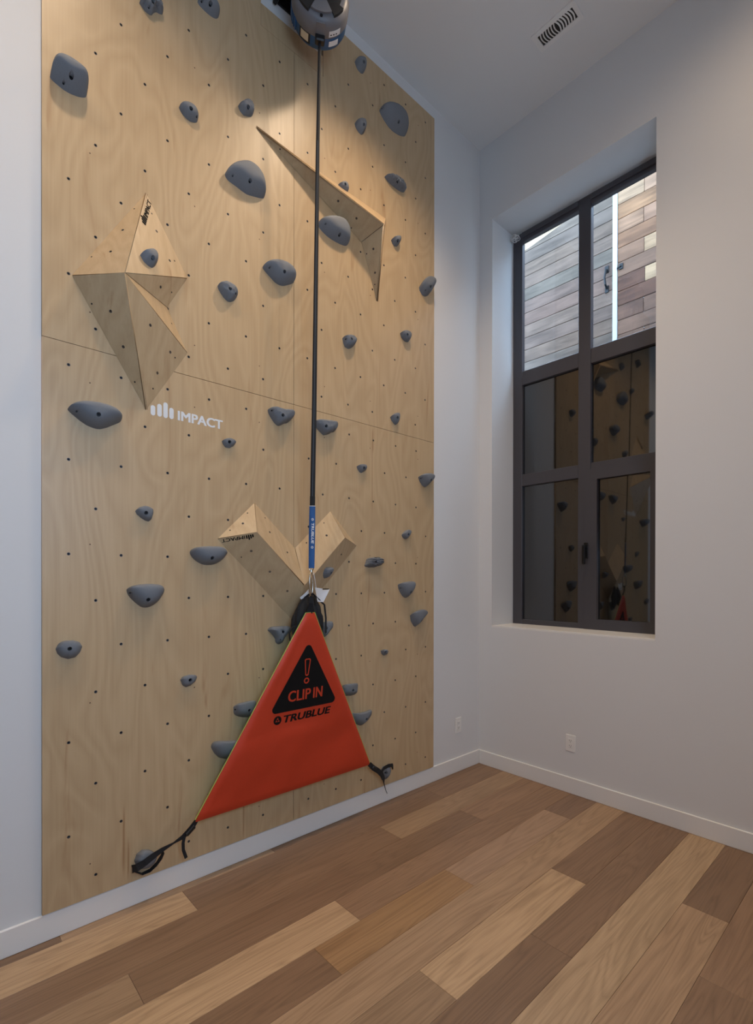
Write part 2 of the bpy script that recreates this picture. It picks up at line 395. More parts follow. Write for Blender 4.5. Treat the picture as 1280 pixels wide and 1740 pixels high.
sliver = MB().box((.292, YF-.01, 2.75), (.34, YF+.05, 5.95)).build('bright_gap', mat('bright_gap_white', (.50, .50, .50), .6), bevel=.003)  # white board stands in for the bright gap of light beside the gate
tag(sliver, 'narrow white bright-gap post between grey gate and brown fence boards', 'sliver')
fence = empty('board_fence', (1.6, YF, 2.75), 'brown wooden board fence right of the white post outside the window', 'fence')
BR = [((.80,.72,.60), (.66,.55,.47)), ((.60,.44,.30), (.56,.42,.33)), ((.60,.47,.38), (.58,.45,.38)), ((.46,.32,.23), (.50,.36,.28)), ((.44,.33,.27), (.78,.70,.56)), ((.40,.31,.27), (.44,.31,.25)),
      ((.27,.17,.14), (.82,.76,.62)), ((.25,.155,.125), (.28,.18,.145)), ((.30,.21,.185), (.34,.25,.22)), ((.36,.27,.24), (.36,.27,.24))]
for k in range(20):
    z1 = 5.575-.1505*k+.0; z0 = z1-.1455
    xj = (.605, 1.1, .60, 1.3, .605, 1.2, .612, 1.0, .60, 1.25)[k % 10]
    for i, (a, b) in enumerate(((.342, xj-.0015), (xj+.0015, 2.2), (2.203, 4.4))):
        o = MB().box((a, YF+.003*i, z0), (b, YF+.026+.003*i, z1)).build('board', M_barn, fence, bevel=.003); c = BR[min(k, 9)][min(i, 1)]; o.color = (c[0]*.52, c[1]*.36, c[2]*.25, 1)
MB().tube([(.342, YF-.012, 4.765), (.385, YF-.014, 4.775)], .008, 8).box((.36, YF-.012, 4.745), (.40, YF, 4.80)).build('gate_latch', M_black, fence)
back = structure(empty('wall_outside', (-.6, YF+.5, 2.75), 'pale cream boards showing above the top of the grey gate'))
for k in range(-17, 6):
    o = MB().box((-2.6, YF+.5, 5.40+.15*k), (.28, YF+.53, 5.547+.15*k)).build('board', M_barn, back, bevel=.003); o.color = (.50, .36, .235, 1)

# ------------------------------------------------------------------ climbing wall: four plywood panels with tee nuts
PT = .019
Y0, Z0 = -3.0253, .1177
W1, W2, H1, H2 = 1.222, 1.2194, 2.4384, 2.433
CY = Y0+W1
cw = empty('climbing_board', (0, CY, Z0), 'birch plywood climbing wall of four tall panels with rows of tee-nut holes', 'climbing wall')
NB0, NB1, NZ = -2.017, -1.597, 4.612      # notch for the mounting strip at the top
tm = MB().lathe([(.0042, -.0005), (.0066, -.0005), (.0066, -.012), (.0042, -.012)], (0, 0, 0), (1, 0, 0), 12)
tm.f = [q for q in tm.f if len(q) == 4]
tm = tm.mesh(); tm.materials.append(M_nut)
bot = MB().lathe([(.0045, -.011), (.0045, -.012)], (0, 0, 0), (1, 0, 0), 12).mesh(); bot.materials.append(M_hole)
def merge_mats(a, b):
    bm = bmesh.new(); bm.from_mesh(a); n = len(bm.faces); bm.from_mesh(b); bm.faces.ensure_lookup_table()
    for i, fc in enumerate(bm.faces): fc.material_index = 0 if i < n else 1
    me = bpy.data.meshes.new('tee_nut'); bm.to_mesh(me); bm.free(); me.materials.append(a.materials[0]); me.materials.append(b.materials[0]); return me
TEE = merge_mats(tm, bot)
SCR = MB().lathe([(0, .0006), (.0028, .0004), (.0038, -.0006), (.0038, -.003)], (0, 0, 0), (1, 0, 0), 8).mesh(); SCR.materials.append(M_screw)
def in_notch(y, z): return NB0-.02 < y < NB1+.02 and z > NZ-.02
panels = []
for (pi, pj) in ((0, 0), (1, 0), (0, 1), (1, 1)):
    ya, yb = (Y0, CY) if pi == 0 else (CY, CY+W2)
    za, zb = (Z0, Z0+H1) if pj == 0 else (Z0+H1, Z0+H1+H2)
    g = .0012; ya_, yb_, za_, zb_ = ya+(g if pi else 0), yb-(0 if pi else g), za+(g if pj else 0), zb-(0 if pj else g)
    if pj == 0: out = [(ya_, za_), (yb_, za_), (yb_, zb_), (ya_, zb_)]
    elif pi == 0: out = [(ya_, za_), (yb_, za_), (yb_, NZ), (NB0, NZ), (NB0, zb_), (ya_, zb_)]
    else: out = [(ya_, za_), (yb_, za_), (yb_, zb_), (NB1, zb_), (NB1, NZ), (ya_, NZ)]
    oy, px, par = {(0, 0): (.095, .1033, 1), (0, 1): (.095, .1031, 1), (1, 0): (1.325-W1, .1027, 0), (1, 1): (1.315-W1, .1028, 1)}[(pi, pj)]
    nuts = []
    for i in range(11):
        for j in range(12):
            if (i+j) % 2 != par: continue
            y, z = ya+oy+px*i, za+.0945+.2045*j
            if in_notch(y, z): continue
            nuts.append((y, z))
    scr = [(Y0+yy, Z0+zz) for yy in (.176, .64, 1.0, 1.44, 1.81, 2.266) for zz in (.151, .867, 1.571, 2.287, 2.60, 3.303, 4.002, 4.713)]
    scr = [q for q in scr if ya < q[0] < yb and za < q[1] < zb and not in_notch(*q)]
    me = sheet([out]+[ngon(y, z, .0067, 12) for y, z in nuts], PT, Matrix.Translation((PT/2, 0, 0)) @ XW)
    p = obj('plywood_panel', me, M_ply, cw, (PT/2, (ya+yb)/2, (za+zb)/2)); panels.append(p)
    for y, z in nuts: inst('tee_nut', TEE, (PT, y, z), p)
    for y, z in scr: inst('screw', SCR, (PT, y, z), p)
MB().box((0, NB0+.0012, NZ+.0014), (PT, NB1-.0012, 4.737)).build('mounting_strip', M_ply, cw, bevel=.0008)
# white printed logo on the left panels
def logo_bars(mx, wdt, hs, th=.0006):
    ms = []
    for k, (c, a, b) in enumerate(hs): ms.append(sheet([pill(c, a, b, wdt)], th, mx))
    return join(ms)
mx = Matrix.Translation((PT+.0004, 0, 0)) @ XW
lg = join([logo_bars(mx, .021, [(-2.585, 2.319, 2.368), (-2.555, 2.320, 2.381), (-2.527, 2.319, 2.395), (-2.499, 2.320, 2.375)]),
           text('IMPACT', .232, .048, Matrix.Translation((PT+.0006, -2.469, 2.321)) @ XW, bold=.045)])
tag(obj('printed_logo', lg, M_white, panels[0]), 'white printed bars and lettering')

# ------------------------------------------------------------------ wooden volumes
def volume(name, label, verts, faces, nuts, screws, foot):
    root = empty(name, foot, label, 'climbing volume')
    out_ref = Vector(foot)+Vector((.03, 0, 0))
    info = []
    for fi, ids in enumerate(faces):
        p = [Vector(verts[i]) for i in ids]; c = sum(p, Vector())/len(p)
        n = Vector((0, 0, 0))
        for i in range(len(p)): n += (p[i]-c).cross(p[(i+1) % len(p)]-c)
        n.normalize()
        if faces[fi] is not None and n.dot(c-out_ref) < 0 and n.x < .02: n = -n
        if n.x < 0: n = -n
        # sheet with a fine bevelled rim so the mitre joints show
        k = len(p); q = []
        for i in range(k):
            e0 = (p[i]-p[i-1]).normalized(); e1 = (p[(i+1) % k]-p[i]).normalized(); m0 = n.cross(e0); m1 = n.cross(e1)
            if m0.dot(c-p[i]) < 0: m0 = -m0
            if m1.dot(c-p[i]) < 0: m1 = -m1
            # meet of the two edges shifted inwards by g
            gg = .0016; den = 1+m0.dot(m1); sh = (m0+m1)*(gg/max(den, .06)); q.append(p[i]+(sh if sh.length < .03 else sh.normalized()*.03))
        fm = frame(c, (p[1]-p[0]), n.cross(p[1]-p[0])); fi_ = fm.inverted(); out2 = [(fi_ @ v_).to_2d() for v_ in q]
        hs = []
        for fj, hq in nuts:
            if fj == fi:
                hq = Vector(hq); h2 = (fi_ @ (hq-n*n.dot(hq-p[0]))).to_2d(); hs.append(ngon(h2.x, h2.y, .0067, 12))
        me = sheet([out2]+hs, .008, fm @ Matrix.Translation((0, 0, -.004 if (fm.to_3x3() @ Vector((0, 0, 1))).dot(n) > 0 else .004)))
        for v_ in me.vertices: v_.co.x = max(v_.co.x, PT+.0004)
        obj('face_panel', me, M_ply, root); info.append((p, n, c))
    # dark core behind the joints
    mb = MB()
    for (p, n, c) in info: mb.add([Vector((max((v_-n*.010).x, PT+.0003), (v_-n*.010).y, (v_-n*.010).z)) for v_ in p], [tuple(range(len(p)))])
    mb.build('core', M_edge, root)
    def on_face(fi, q):
        p, n, c = info[fi]; q = Vector(q); return q-n*n.dot(q-p[0]), n
    for fi, q in nuts:
        s_, n = on_face(fi, q); inst('tee_nut', TEE, s_, root, Vector((1, 0, 0)).rotation_difference(n))
    for fi, q in screws:
        s_, n = on_face(fi, q); inst('screw', VSCR, s_, root, Vector((1, 0, 0)).rotation_difference(n))
    return root, info
VSCR = MB().lathe([(0, .0007), (.0034, .0005), (.0046, -.0004), (.0046, -.002)], (0, 0, 0), (1, 0, 0), 8).mesh(); VSCR.materials.append(M_black)
T_, L_, P_, R1_, N_, R2_, B_ = (PT, -2.616, 3.37), (PT, -2.919, 2.852), (.197, -2.756, 2.853), (PT, -2.42, 3.043), (PT, -2.519, 2.86), (PT, -2.42, 2.667), (PT, -2.616, 2.335)
VA, iA = volume('wooden_volume', 'diamond-shaped plywood volume with notched right side on the upper left', [T_, L_, P_, R1_, N_, R2_, B_],
  [(0, 1, 2), (0, 2, 3), (1, 6, 2), (2, 6, 5), (2, 4, 3), (2, 5, 4)],
  [(0, (.057, -2.727, 3.12)), (0, (.082, -2.783, 2.986)), (1, (.046, -2.577, 3.191)), (2, (.083, -2.783, 2.721)), (2, (.061, -2.726, 2.589)), (3, (.11, -2.625, 2.704)), (3, (.049, -2.515, 2.634)), (3, (.045, -2.573, 2.518)), (4, (.08, -2.57, 2.914)), (1, (.05, -2.518, 3.075))],
  [(0, (.03, -2.671, 3.259)), (0, (.031, -2.846, 2.959)), (1, (.034, -2.595, 3.272)), (1, (.035, -2.49, 3.093)), (2, (.034, -2.846, 2.75)), (2, (.035, -2.67, 2.452)), (3, (.035, -2.487, 2.62)), (3, (.034, -2.589, 2.442)), (4, (.038, -2.504, 2.932)), (5, (.04, -2.505, 2.779))], (PT, -2.64, 2.853))
A_, K_, M_, ZZ, O_ = (PT, -2.051, 4.031), (.174, -1.2315, 3.807), (PT, -1.294, 3.739), (PT, -1.155, 3.398), (PT, -1.075, 4.000)
VB, iB = volume('wooden_volume', 'long boomerang-shaped plywood volume tapering to the left behind the webbing, upper right', [A_, K_, M_, ZZ, O_],
  [(0, 2, 1), (1, 2, 3), (0, 1, 4), (1, 3, 4)],
  [(0, (.074, -1.523, 3.86)), (0, (.085, -1.388, 3.814)), (1, (.078, -1.24, 3.691)), (1, (.052, -1.203, 3.563))],
  [(0, (.032, -1.904, 3.982)), (0, (.031, -1.386, 3.782)), (1, (.032, -1.259, 3.672)), (1, (.033, -1.188, 3.499))], (PT, -1.4, 3.8))
a_, b_, c_, d_, e_, f_, g_, h_, k_ = (PT, -2.054, 1.957), (PT, -2.267, 1.745), (.119, -2.091, 1.784), (.119, -1.796, 1.497), (PT, -1.796, 1.717), (PT, -1.796, 1.274), (PT, -1.540, 1.957), (.119, -1.501, 1.787), (PT, -1.328, 1.750)
VC, iC = volume('wooden_volume', 'V-shaped plywood volume of two arms behind the blue sleeve', [a_, b_, c_, d_, e_, f_, g_, h_, k_],
  [(0, 1, 2), (0, 2, 3, 4), (1, 5, 3, 2), (4, 3, 7, 6), (6, 7, 8), (3, 5, 8, 7)],
  [(0, (.049, -2.138, 1.832)), (1, (.065, -1.986, 1.794)), (1, (.066, -1.876, 1.685)), (2, (.068, -2.099, 1.685)), (2, (.068, -1.987, 1.575)), (2, (.068, -1.876, 1.466)), (3, (.067, -1.603, 1.798)), (3, (.066, -1.715, 1.69)), (5, (.063, -1.489, 1.687))],
  [(0, (.031, -2.102, 1.893)), (0, (.031, -2.202, 1.793)), (1, (.031, -1.996, 1.875)), (1, (.031, -1.868, 1.752)), (2, (.034, -2.139, 1.652)), (2, (.032, -1.89, 1.406)), (3, (.032, -1.598, 1.876)), (3, (.033, -1.725, 1.748)), (5, (.029, -1.451, 1.655))], (PT, -1.796, 1.6))
def mark(root, org, u, v, n, length, hgt, p0):
    org = Vector(org); org -= n*n.dot(org-Vector(p0))
    m = frame(Vector(org)+Vector(n)*.0012, u, v)
    bw = hgt*.42; bars = [(bw*.5+i*bw*1.35, 0, hgt*k) for i, k in enumerate((.95, 1.2, 1.5, 1.1))]
    x = bw*1.35*4+bw*.3
    me = join([logo_bars(m, bw, bars, .0004), text('IMPACT', length-x, hgt, m @ Matrix.Translation((x, 0, .0002)), bold=.045)])
    return tag(obj('printed_logo', me, M_print, root), 'black printed bars and lettering')
uA = (Vector(T_)-Vector(P_)).normalized(); nA = iA[1][1]; vA = uA.cross(nA) if uA.cross(nA).y < 0 else nA.cross(uA)
mark(VA, Vector((.0705, -2.634, 3.176)), uA, nA.cross(uA), nA, .170, .022, T_)
nC = iC[2][1]; uC = (Vector(b_)-Vector(c_)).normalized()
mark(VC, Vector((.1075, -2.1075, 1.7735)), uC, nC.cross(uC), nC, .165, .019, b_)
nB = iB[2][1]; uB = (Vector(K_)-Vector(A_)).normalized()
mark(VB, Vector(A_)+uB*.16+nB*0+nB.cross(uB)*.008, uB, nB.cross(uB), nB, .15, .014, A_)
HOLDS = [
 ('A',[0.019,-2.5938,4.26],0.049,[0,15],0.52,0.92,[-52,-18,-47,-23,-41,-27,-36,-31,-30,-36,-23,-38,-15,-39,-4,-38,4,-31,9,-21,15,-12,24,-3,36,0,48,5,53,14,48,19,43,24,38,29,36,36,30,39,20,38,10,37,-1,32,-13,26,-24,19,-34,9,-44,0,-49,-9],[-6,-8,46],[-17,-28,25],1,0),
 ('B',[0.019,-2.3139,4.4691],0.048,[0,22],0.52,0.92,[-56,-10,-51,-14,-46,-18,-38,-20,-30,-22,-21,-24,-12,-25,-3,-26,7,-26,18,-25,31,-22,42,-16,49,-7,53,1,52,8,49,13,44,18,39,22,32,25,24,27,16,29,6,29,-6,27,-17,25,-30,19,-43,13,-51,4,-57,-4],[-5,-3,37],[-43,-7,22],0,0),
 ('1',[0.019,-2.9316,3.6617],0.085,[0,47],0.36,0.78,[-64,1,-66,-5,-63,-10,-56,-15,-48,-18,-39,-21,-30,-24,-20,-27,-8,-28,7,-28,23,-25,39,-21,54,-14,64,-7,68,0,70,7,70,13,61,17,51,20,40,22,28,23,16,25,2,25,-11,25,-26,24,-42,21,-56,15,-64,7],[2,6,57],[-20,-14,23],0,0),
 ('2',[0.019,-2.4155,3.8642],0.04,[0,19],0.52,0.92,[-46,0,-43,-5,-39,-10,-34,-14,-29,-19,-23,-22,-17,-25,-10,-28,-2,-29,7,-30,17,-27,28,-23,38,-16,43,-8,45,-1,43,6,41,12,37,17,32,22,26,25,19,27,10,28,2,29,-8,27,-19,25,-29,19,-40,14,-48,6],[-2,5,39],[31,-5,25],0,0),
 ('3',[0.019,-2.1066,4.0842],0.042,[0,13],0.52,0.92,[-43,-13,-41,-19,-37,-24,-32,-29,-27,-32,-20,-35,-13,-38,-3,-34,7,-31,17,-26,28,-20,35,-12,39,-3,36,3,38,11,38,19,37,26,32,31,28,36,21,37,13,39,4,37,-6,33,-16,26,-24,18,-28,9,-35,1,-45,-7],[-5,-11,38],None,0.5,0),
 ('4',[0.019,-1.3067,4.8712],0.045,[0,23],0.52,0.92,[-41,-1,-39,-6,-36,-11,-33,-16,-30,-21,-25,-25,-20,-28,-15,-31,-7,-32,1,-33,10,-33,21,-27,28,-19,34,-9,35,-2,36,6,36,13,35,19,33,25,30,30,26,34,20,37,11,35,0,32,-11,27,-22,21,-33,13,-44,5],[-1,5,43],None,0,0),
 ('5',[0.019,-1.0043,4.7011],0.07,[0,40],0.52,0.92,[-129,-12,-119,-23,-107,-32,-94,-41,-80,-49,-65,-56,-49,-63,-28,-66,-7,-68,19,-65,46,-61,77,-50,107,-33,116,-14,118,5,115,21,111,37,103,49,90,59,74,66,53,69,31,71,6,68,-20,64,-50,53,-79,41,-108,25,-131,3],[1,-27,50],[-125,3,24],0,0),
 ('6',[0.019,-1.3062,4.4746],0.044,[0,22],0.52,0.92,[-42,-2,-40,-8,-38,-14,-33,-19,-29,-23,-24,-27,-18,-30,-12,-32,-5,-34,4,-35,12,-35,21,-26,30,-17,33,-9,35,-1,37,8,36,15,35,21,34,28,30,33,25,37,18,38,8,36,-3,32,-14,27,-24,21,-34,12,-44,4],[1,1,42],None,0,0),
 ('7',[0.019,-2.1048,3.6894],0.07,[0,37],0.52,0.92,[-116,-33,-104,-42,-87,-46,-68,-49,-50,-52,-32,-56,-13,-59,8,-60,32,-54,57,-47,82,-40,106,-28,107,-10,105,6,100,21,93,35,82,46,70,55,55,63,37,68,18,70,-4,69,-28,62,-52,49,-73,34,-94,18,-110,0,-121,-19],[-4,-20,53],[-91,-26,30],0,0),
 ('8',[0.019,-0.992,4.2765],0.053,[0,15],0.52,0.92,[-89,-5,-79,-9,-70,-14,-58,-17,-46,-19,-33,-21,-19,-22,-5,-23,10,-23,26,-23,43,-21,60,-19,79,-13,91,-4,91,6,82,11,73,16,61,19,49,22,34,23,20,24,5,24,-11,23,-28,21,-45,19,-63,15,-80,9,-98,0],[-8,-4,45],None,0.7,0),
 ('9',[0.019,-1.4451,4.0087],0.034,[0,14],0.52,0.92,[-39,-9,-36,-12,-32,-16,-29,-20,-24,-23,-16,-23,-9,-23,-1,-23,6,-23,15,-20,24,-17,32,-12,36,-5,35,0,34,6,33,11,31,16,27,20,24,24,19,27,12,27,4,28,-4,25,-13,20,-22,15,-29,9,-36,2,-43,-5],[-5,8,34],None,0,0),
 ('10',[0.019,-1.5091,3.7002],0.065,[0,33],0.52,0.92,[-125,-15,-116,-26,-103,-34,-87,-41,-70,-46,-52,-51,-33,-54,-11,-55,11,-55,34,-54,59,-51,84,-45,103,-29,105,-12,107,5,105,21,100,36,91,48,78,58,63,66,41,67,19,65,-6,60,-31,52,-56,42,-81,30,-104,16,-125,0],[9,-28,41],[-96,-10,37],0,0),
 ('11',[0.019,-0.9866,3.8769],0.04,[0,19],0.52,0.92,[-38,-7,-35,-11,-32,-15,-29,-20,-25,-23,-20,-25,-15,-28,-9,-30,0,-28,9,-25,16,-20,21,-13,27,-6,31,1,33,7,35,13,36,20,34,24,31,28,27,32,18,30,10,28,1,24,-8,19,-17,15,-25,9,-33,3,-41,-3],[-5,-5,35],None,0,0),
 ('12',[0.019,-0.678,3.67],0.06,[0,48],0.36,0.78,[-69,-20,-66,-29,-59,-36,-52,-42,-44,-49,-37,-55,-23,-56,-6,-53,9,-45,23,-35,33,-24,42,-12,51,-1,60,11,68,22,76,34,74,43,68,50,54,52,41,54,23,51,6,47,-11,40,-28,32,-42,21,-55,11,-64,-1,-71,-12],[-2,2,52],[-33,-29,30],0,0),
 ('14',[0.019,-2.2126,3.0491],0.045,[0,20],0.52,0.92,[-51,8,-48,0,-43,-6,-38,-13,-32,-19,-26,-26,-20,-32,-13,-36,-5,-41,5,-43,16,-42,27,-35,37,-27,44,-17,51,-6,52,3,51,12,46,19,39,25,31,29,22,32,12,34,2,36,-9,36,-21,35,-32,31,-43,25,-53,17],[-3,5,44],[31,-4,34],0.4,0),
 ('15',[0.019,-1.9027,3.2718],0.065,[0,29],0.52,0.92,[-98,-8,-88,-16,-77,-23,-65,-30,-53,-37,-41,-44,-29,-51,-13,-55,4,-56,24,-52,44,-42,63,-30,81,-18,96,-4,101,11,98,24,89,34,77,41,61,45,44,48,27,49,8,48,-11,46,-31,41,-51,35,-70,27,-88,17,-104,3],[1,-5,61],[-77,-3,33],0,0),
 ('16',[0.019,-1.3992,3.0471],0.044,[0,18],0.52,0.92,[-47,5,-45,-2,-43,-9,-41,-17,-37,-24,-33,-30,-29,-37,-20,-38,-10,-40,0,-39,11,-33,22,-27,31,-19,39,-11,46,-2,51,7,54,16,51,23,45,28,38,32,28,33,17,34,7,33,-5,31,-16,28,-27,25,-38,19,-49,13],[-6,10,43],[-38,3,27],0.3,0),
 ('17',[0.019,-0.8905,3.2519],0.04,[0,15],0.52,0.92,[-47,3,-44,-4,-42,-10,-38,-16,-31,-20,-25,-24,-19,-28,-11,-31,-2,-32,7,-33,18,-31,29,-27,35,-19,40,-10,45,-2,46,6,47,14,43,20,37,24,30,28,21,29,11,29,1,29,-9,28,-20,25,-30,23,-40,16,-49,9],[-11,2,39],None,0.3,0),
 ('18',[0.019,-2.8303,2.2589],0.075,[0,24],0.52,0.92,[-95,-2,-83,-12,-71,-21,-59,-30,-45,-38,-32,-45,-16,-50,1,-53,19,-52,36,-45,53,-36,69,-25,86,-14,102,-2,108,12,96,24,81,31,64,35,47,38,29,39,12,40,-6,39,-24,38,-41,36,-59,33,-76,28,-92,21,-104,9],[-1,-6,71],[-76,-1,37],0,0),
 ('19',[0.019,-1.8953,2.4655],0.06,[0,13],0.52,0.92,[-76,8,-71,-3,-64,-14,-56,-24,-48,-33,-39,-43,-29,-50,-16,-56,-1,-53,13,-44,27,-35,43,-30,56,-20,67,-8,78,5,86,19,85,32,74,40,58,39,41,36,25,33,9,30,-6,29,-22,29,-36,30,-51,31,-66,30,-78,21],[-15,-8,59],[-68,12,34],0.3,0),
 ('20',[0.019,-1.5805,2.469],0.055,[0,12],0.52,0.92,[-80,5,-75,-6,-67,-15,-58,-24,-48,-32,-37,-39,-26,-46,-14,-52,0,-48,16,-42,31,-35,43,-24,58,-20,70,-11,78,3,83,16,83,30,74,38,58,38,42,37,26,36,10,34,-6,32,-22,30,-37,28,-52,27,-67,24,-82,17],[-26,-8,52],None,0.2,0),
 ('21',[0.019,-0.9916,2.646],0.038,[0,17],0.52,0.92,[-39,-1,-36,-7,-32,-13,-27,-18,-21,-22,-16,-27,-10,-32,-3,-35,4,-38,13,-35,21,-30,26,-23,28,-15,30,-7,32,0,32,8,32,16,32,23,28,29,24,35,16,36,7,34,-3,32,-12,28,-21,24,-28,19,-35,12,-42,5],[-4,4,37],None,0,0),
 ('22',[0.019,-2.2052,2.2538],0.028,[0,11],0.52,0.92,[-35,0,-33,-5,-30,-10,-26,-15,-22,-19,-18,-23,-11,-24,-4,-24,3,-24,9,-22,15,-17,21,-13,27,-9,32,-3,36,3,39,8,35,13,30,17,24,18,17,20,10,21,3,21,-4,20,-11,19,-18,17,-24,14,-30,10,-36,6],[-6,3,28],None,0,0),
 ('23',[0.019,-1.2915,2.2562],0.031,[0,12],0.52,0.92,[-37,4,-35,-2,-32,-7,-28,-12,-24,-16,-20,-21,-15,-24,-8,-26,-1,-28,6,-24,13,-20,20,-16,27,-12,33,-8,36,-2,38,5,37,10,34,15,31,20,23,21,15,22,8,22,-1,21,-9,20,-17,19,-24,17,-32,13,-39,9],[0,2,30],None,0,0),
 ('24',[0.019,-0.6808,2.2623],0.058,[0,21],0.52,0.92,[-70,4,-65,-5,-59,-14,-53,-23,-44,-30,-36,-38,-27,-45,-14,-49,0,-51,13,-45,24,-36,35,-26,45,-17,56,-8,67,1,74,12,76,22,69,31,57,35,42,37,28,39,13,38,-2,37,-17,35,-32,32,-47,28,-60,22,-72,14],[9,-4,54],[-62,4,24],0,0),
 ('25',[0.019,-2.6216,1.8442],0.032,[0,14],0.52,0.92,[-39,2,-36,-5,-30,-10,-24,-15,-19,-20,-12,-24,-6,-28,1,-32,9,-34,17,-35,23,-30,29,-24,31,-16,34,-8,36,0,36,8,35,16,29,20,22,24,15,27,7,29,-1,30,-8,30,-16,27,-24,24,-31,21,-36,15,-42,9],[-3,2,31],None,0,0),
 ('26',[0.019,-0.8801,1.8481],0.035,[0,14],0.52,0.92,[-39,-10,-36,-16,-32,-22,-25,-26,-18,-30,-10,-32,-2,-31,7,-30,13,-25,19,-19,25,-14,30,-8,34,-1,38,5,40,12,38,18,35,24,27,26,19,28,11,30,2,29,-7,27,-14,24,-20,19,-26,14,-32,8,-37,2,-42,-4],[-4,1,34],None,0,0),
 ('27',[0.019,-2.3165,1.6556],0.065,[0,20],0.52,0.92,[-89,0,-81,-12,-70,-23,-58,-32,-44,-40,-30,-46,-14,-49,3,-49,19,-48,35,-44,51,-37,65,-28,78,-18,88,-5,97,8,91,22,78,32,61,36,45,39,28,39,12,38,-5,38,-21,37,-38,35,-54,34,-70,31,-85,27,-93,14],[-1,-14,59],None,0,0),
 ('28',[0.019,-1.1887,1.6414],0.05,[0,14],0.52,0.92,[-66,-28,-52,-30,-39,-32,-25,-32,-10,-31,4,-31,18,-29,31,-24,45,-21,59,-18,72,-13,80,-4,79,7,75,17,63,23,49,27,36,30,22,32,7,32,-7,32,-21,31,-35,29,-49,27,-59,21,-63,11,-67,1,-71,-10,-75,-20],[-13,5,49],None,0,1),
 ('30',[0.019,-2.6199,1.459],0.07,[0,22],0.52,0.92,[-79,12,-73,-1,-64,-14,-54,-25,-43,-36,-32,-46,-20,-55,-6,-60,9,-60,23,-56,37,-49,49,-40,60,-29,68,-16,77,-2,81,13,77,27,65,36,50,41,35,42,19,44,4,44,-11,44,-26,43,-41,42,-55,39,-69,36,-81,27],[-5,-20,63],[-72,11,27],0,0),
 ('31',[0.019,-0.8811,1.4609],0.055,[0,23],0.52,0.92,[-75,18,-72,6,-65,-6,-59,-18,-50,-29,-41,-40,-31,-50,-18,-58,-3,-62,13,-60,25,-51,38,-43,48,-32,57,-21,66,-11,71,2,76,15,75,28,68,38,52,44,36,46,19,46,2,45,-14,44,-31,42,-47,41,-62,37,-77,31],[5,-21,48],[-66,9,21],0,0),
 ('32',[0.019,-0.7656,1.2461],0.055,[0,34],0.36,0.78,[-69,11,-67,-1,-64,-13,-57,-24,-49,-35,-41,-46,-31,-55,-17,-60,-3,-54,10,-48,20,-39,31,-30,42,-21,54,-13,65,-4,75,5,84,15,77,27,66,35,50,40,33,44,17,45,0,45,-16,44,-32,41,-47,37,-60,31,-72,23],[7,-15,43],None,0,0),
 ('33',[0.019,-2.93,1.2297],0.038,[0,16],0.52,0.92,[-45,-3,-42,-13,-36,-21,-29,-29,-21,-33,-12,-37,-3,-41,6,-40,15,-38,24,-36,31,-29,37,-22,43,-14,46,-4,49,5,44,15,39,24,30,28,21,32,12,35,3,35,-7,36,-16,36,-25,34,-33,31,-40,25,-44,16,-48,7],[-3,7,37],None,0,0),
 ('34',[0.019,-1.9023,1.2237],0.045,[0,12],0.52,0.92,[-60,12,-50,2,-40,-9,-32,-20,-24,-32,-23,-45,-16,-56,-4,-63,10,-61,18,-52,24,-40,31,-29,40,-20,50,-10,59,0,67,11,69,23,60,32,46,37,31,37,16,38,2,38,-13,39,-27,39,-41,39,-55,38,-65,32,-71,21],[5,10,45],[-10,-33,37],0.3,0),
 ('35',[0.019,-1.5776,1.2289],0.045,[0,19],0.52,0.92,[-40,23,-41,13,-42,4,-38,-6,-34,-15,-30,-24,-24,-33,-18,-42,-12,-50,-2,-52,5,-45,12,-37,18,-30,25,-24,33,-17,40,-10,43,-1,44,9,44,18,40,28,34,35,23,37,12,39,2,38,-9,38,-19,37,-29,35,-39,32],[-20,6,41],None,0,0),
 ('36',[0.019,-1.0892,1.0312],0.028,[0,9],0.52,0.92,[-28,8,-26,2,-24,-3,-22,-8,-17,-12,-13,-15,-8,-19,-3,-21,3,-21,8,-20,14,-19,20,-18,22,-14,25,-9,28,-5,31,-1,27,4,23,8,20,13,14,15,8,16,2,17,-4,19,-10,20,-15,19,-20,17,-25,15,-30,13],[-5,6,28],None,0,0),
 ('37',[0.019,-2.4166,1.0245],0.03,[0,12],0.52,0.92,[-37,1,-34,-7,-31,-15,-27,-22,-20,-27,-13,-32,-6,-32,1,-30,9,-29,15,-25,21,-20,27,-16,33,-11,36,-4,39,3,41,10,36,17,30,22,22,23,14,25,6,26,-2,27,-10,25,-17,24,-25,23,-31,20,-35,14,-40,8],[-1,6,29],None,0,0),
 ('38',[0.019,-1.3974,0.8206],0.05,[0,23],0.36,0.78,[-57,25,-61,15,-61,5,-58,-6,-54,-17,-45,-25,-33,-29,-21,-34,-8,-36,5,-38,18,-40,30,-39,43,-39,50,-34,52,-23,54,-12,55,-1,57,10,55,21,49,29,36,31,23,33,10,33,-3,34,-16,35,-28,35,-40,34,-53,34],[2,5,49],None,0,0),
 ('39',[0.019,-2.1156,0.8244],0.055,[0,25],0.36,0.78,[-61,13,-61,1,-58,-12,-51,-21,-40,-28,-28,-34,-16,-38,-4,-42,8,-44,21,-47,32,-44,43,-40,49,-30,55,-20,56,-8,58,4,57,16,54,28,43,35,31,36,18,37,6,37,-6,37,-18,36,-30,36,-42,35,-52,31,-61,24],[5,4,54],[-59,13,25],0,0),
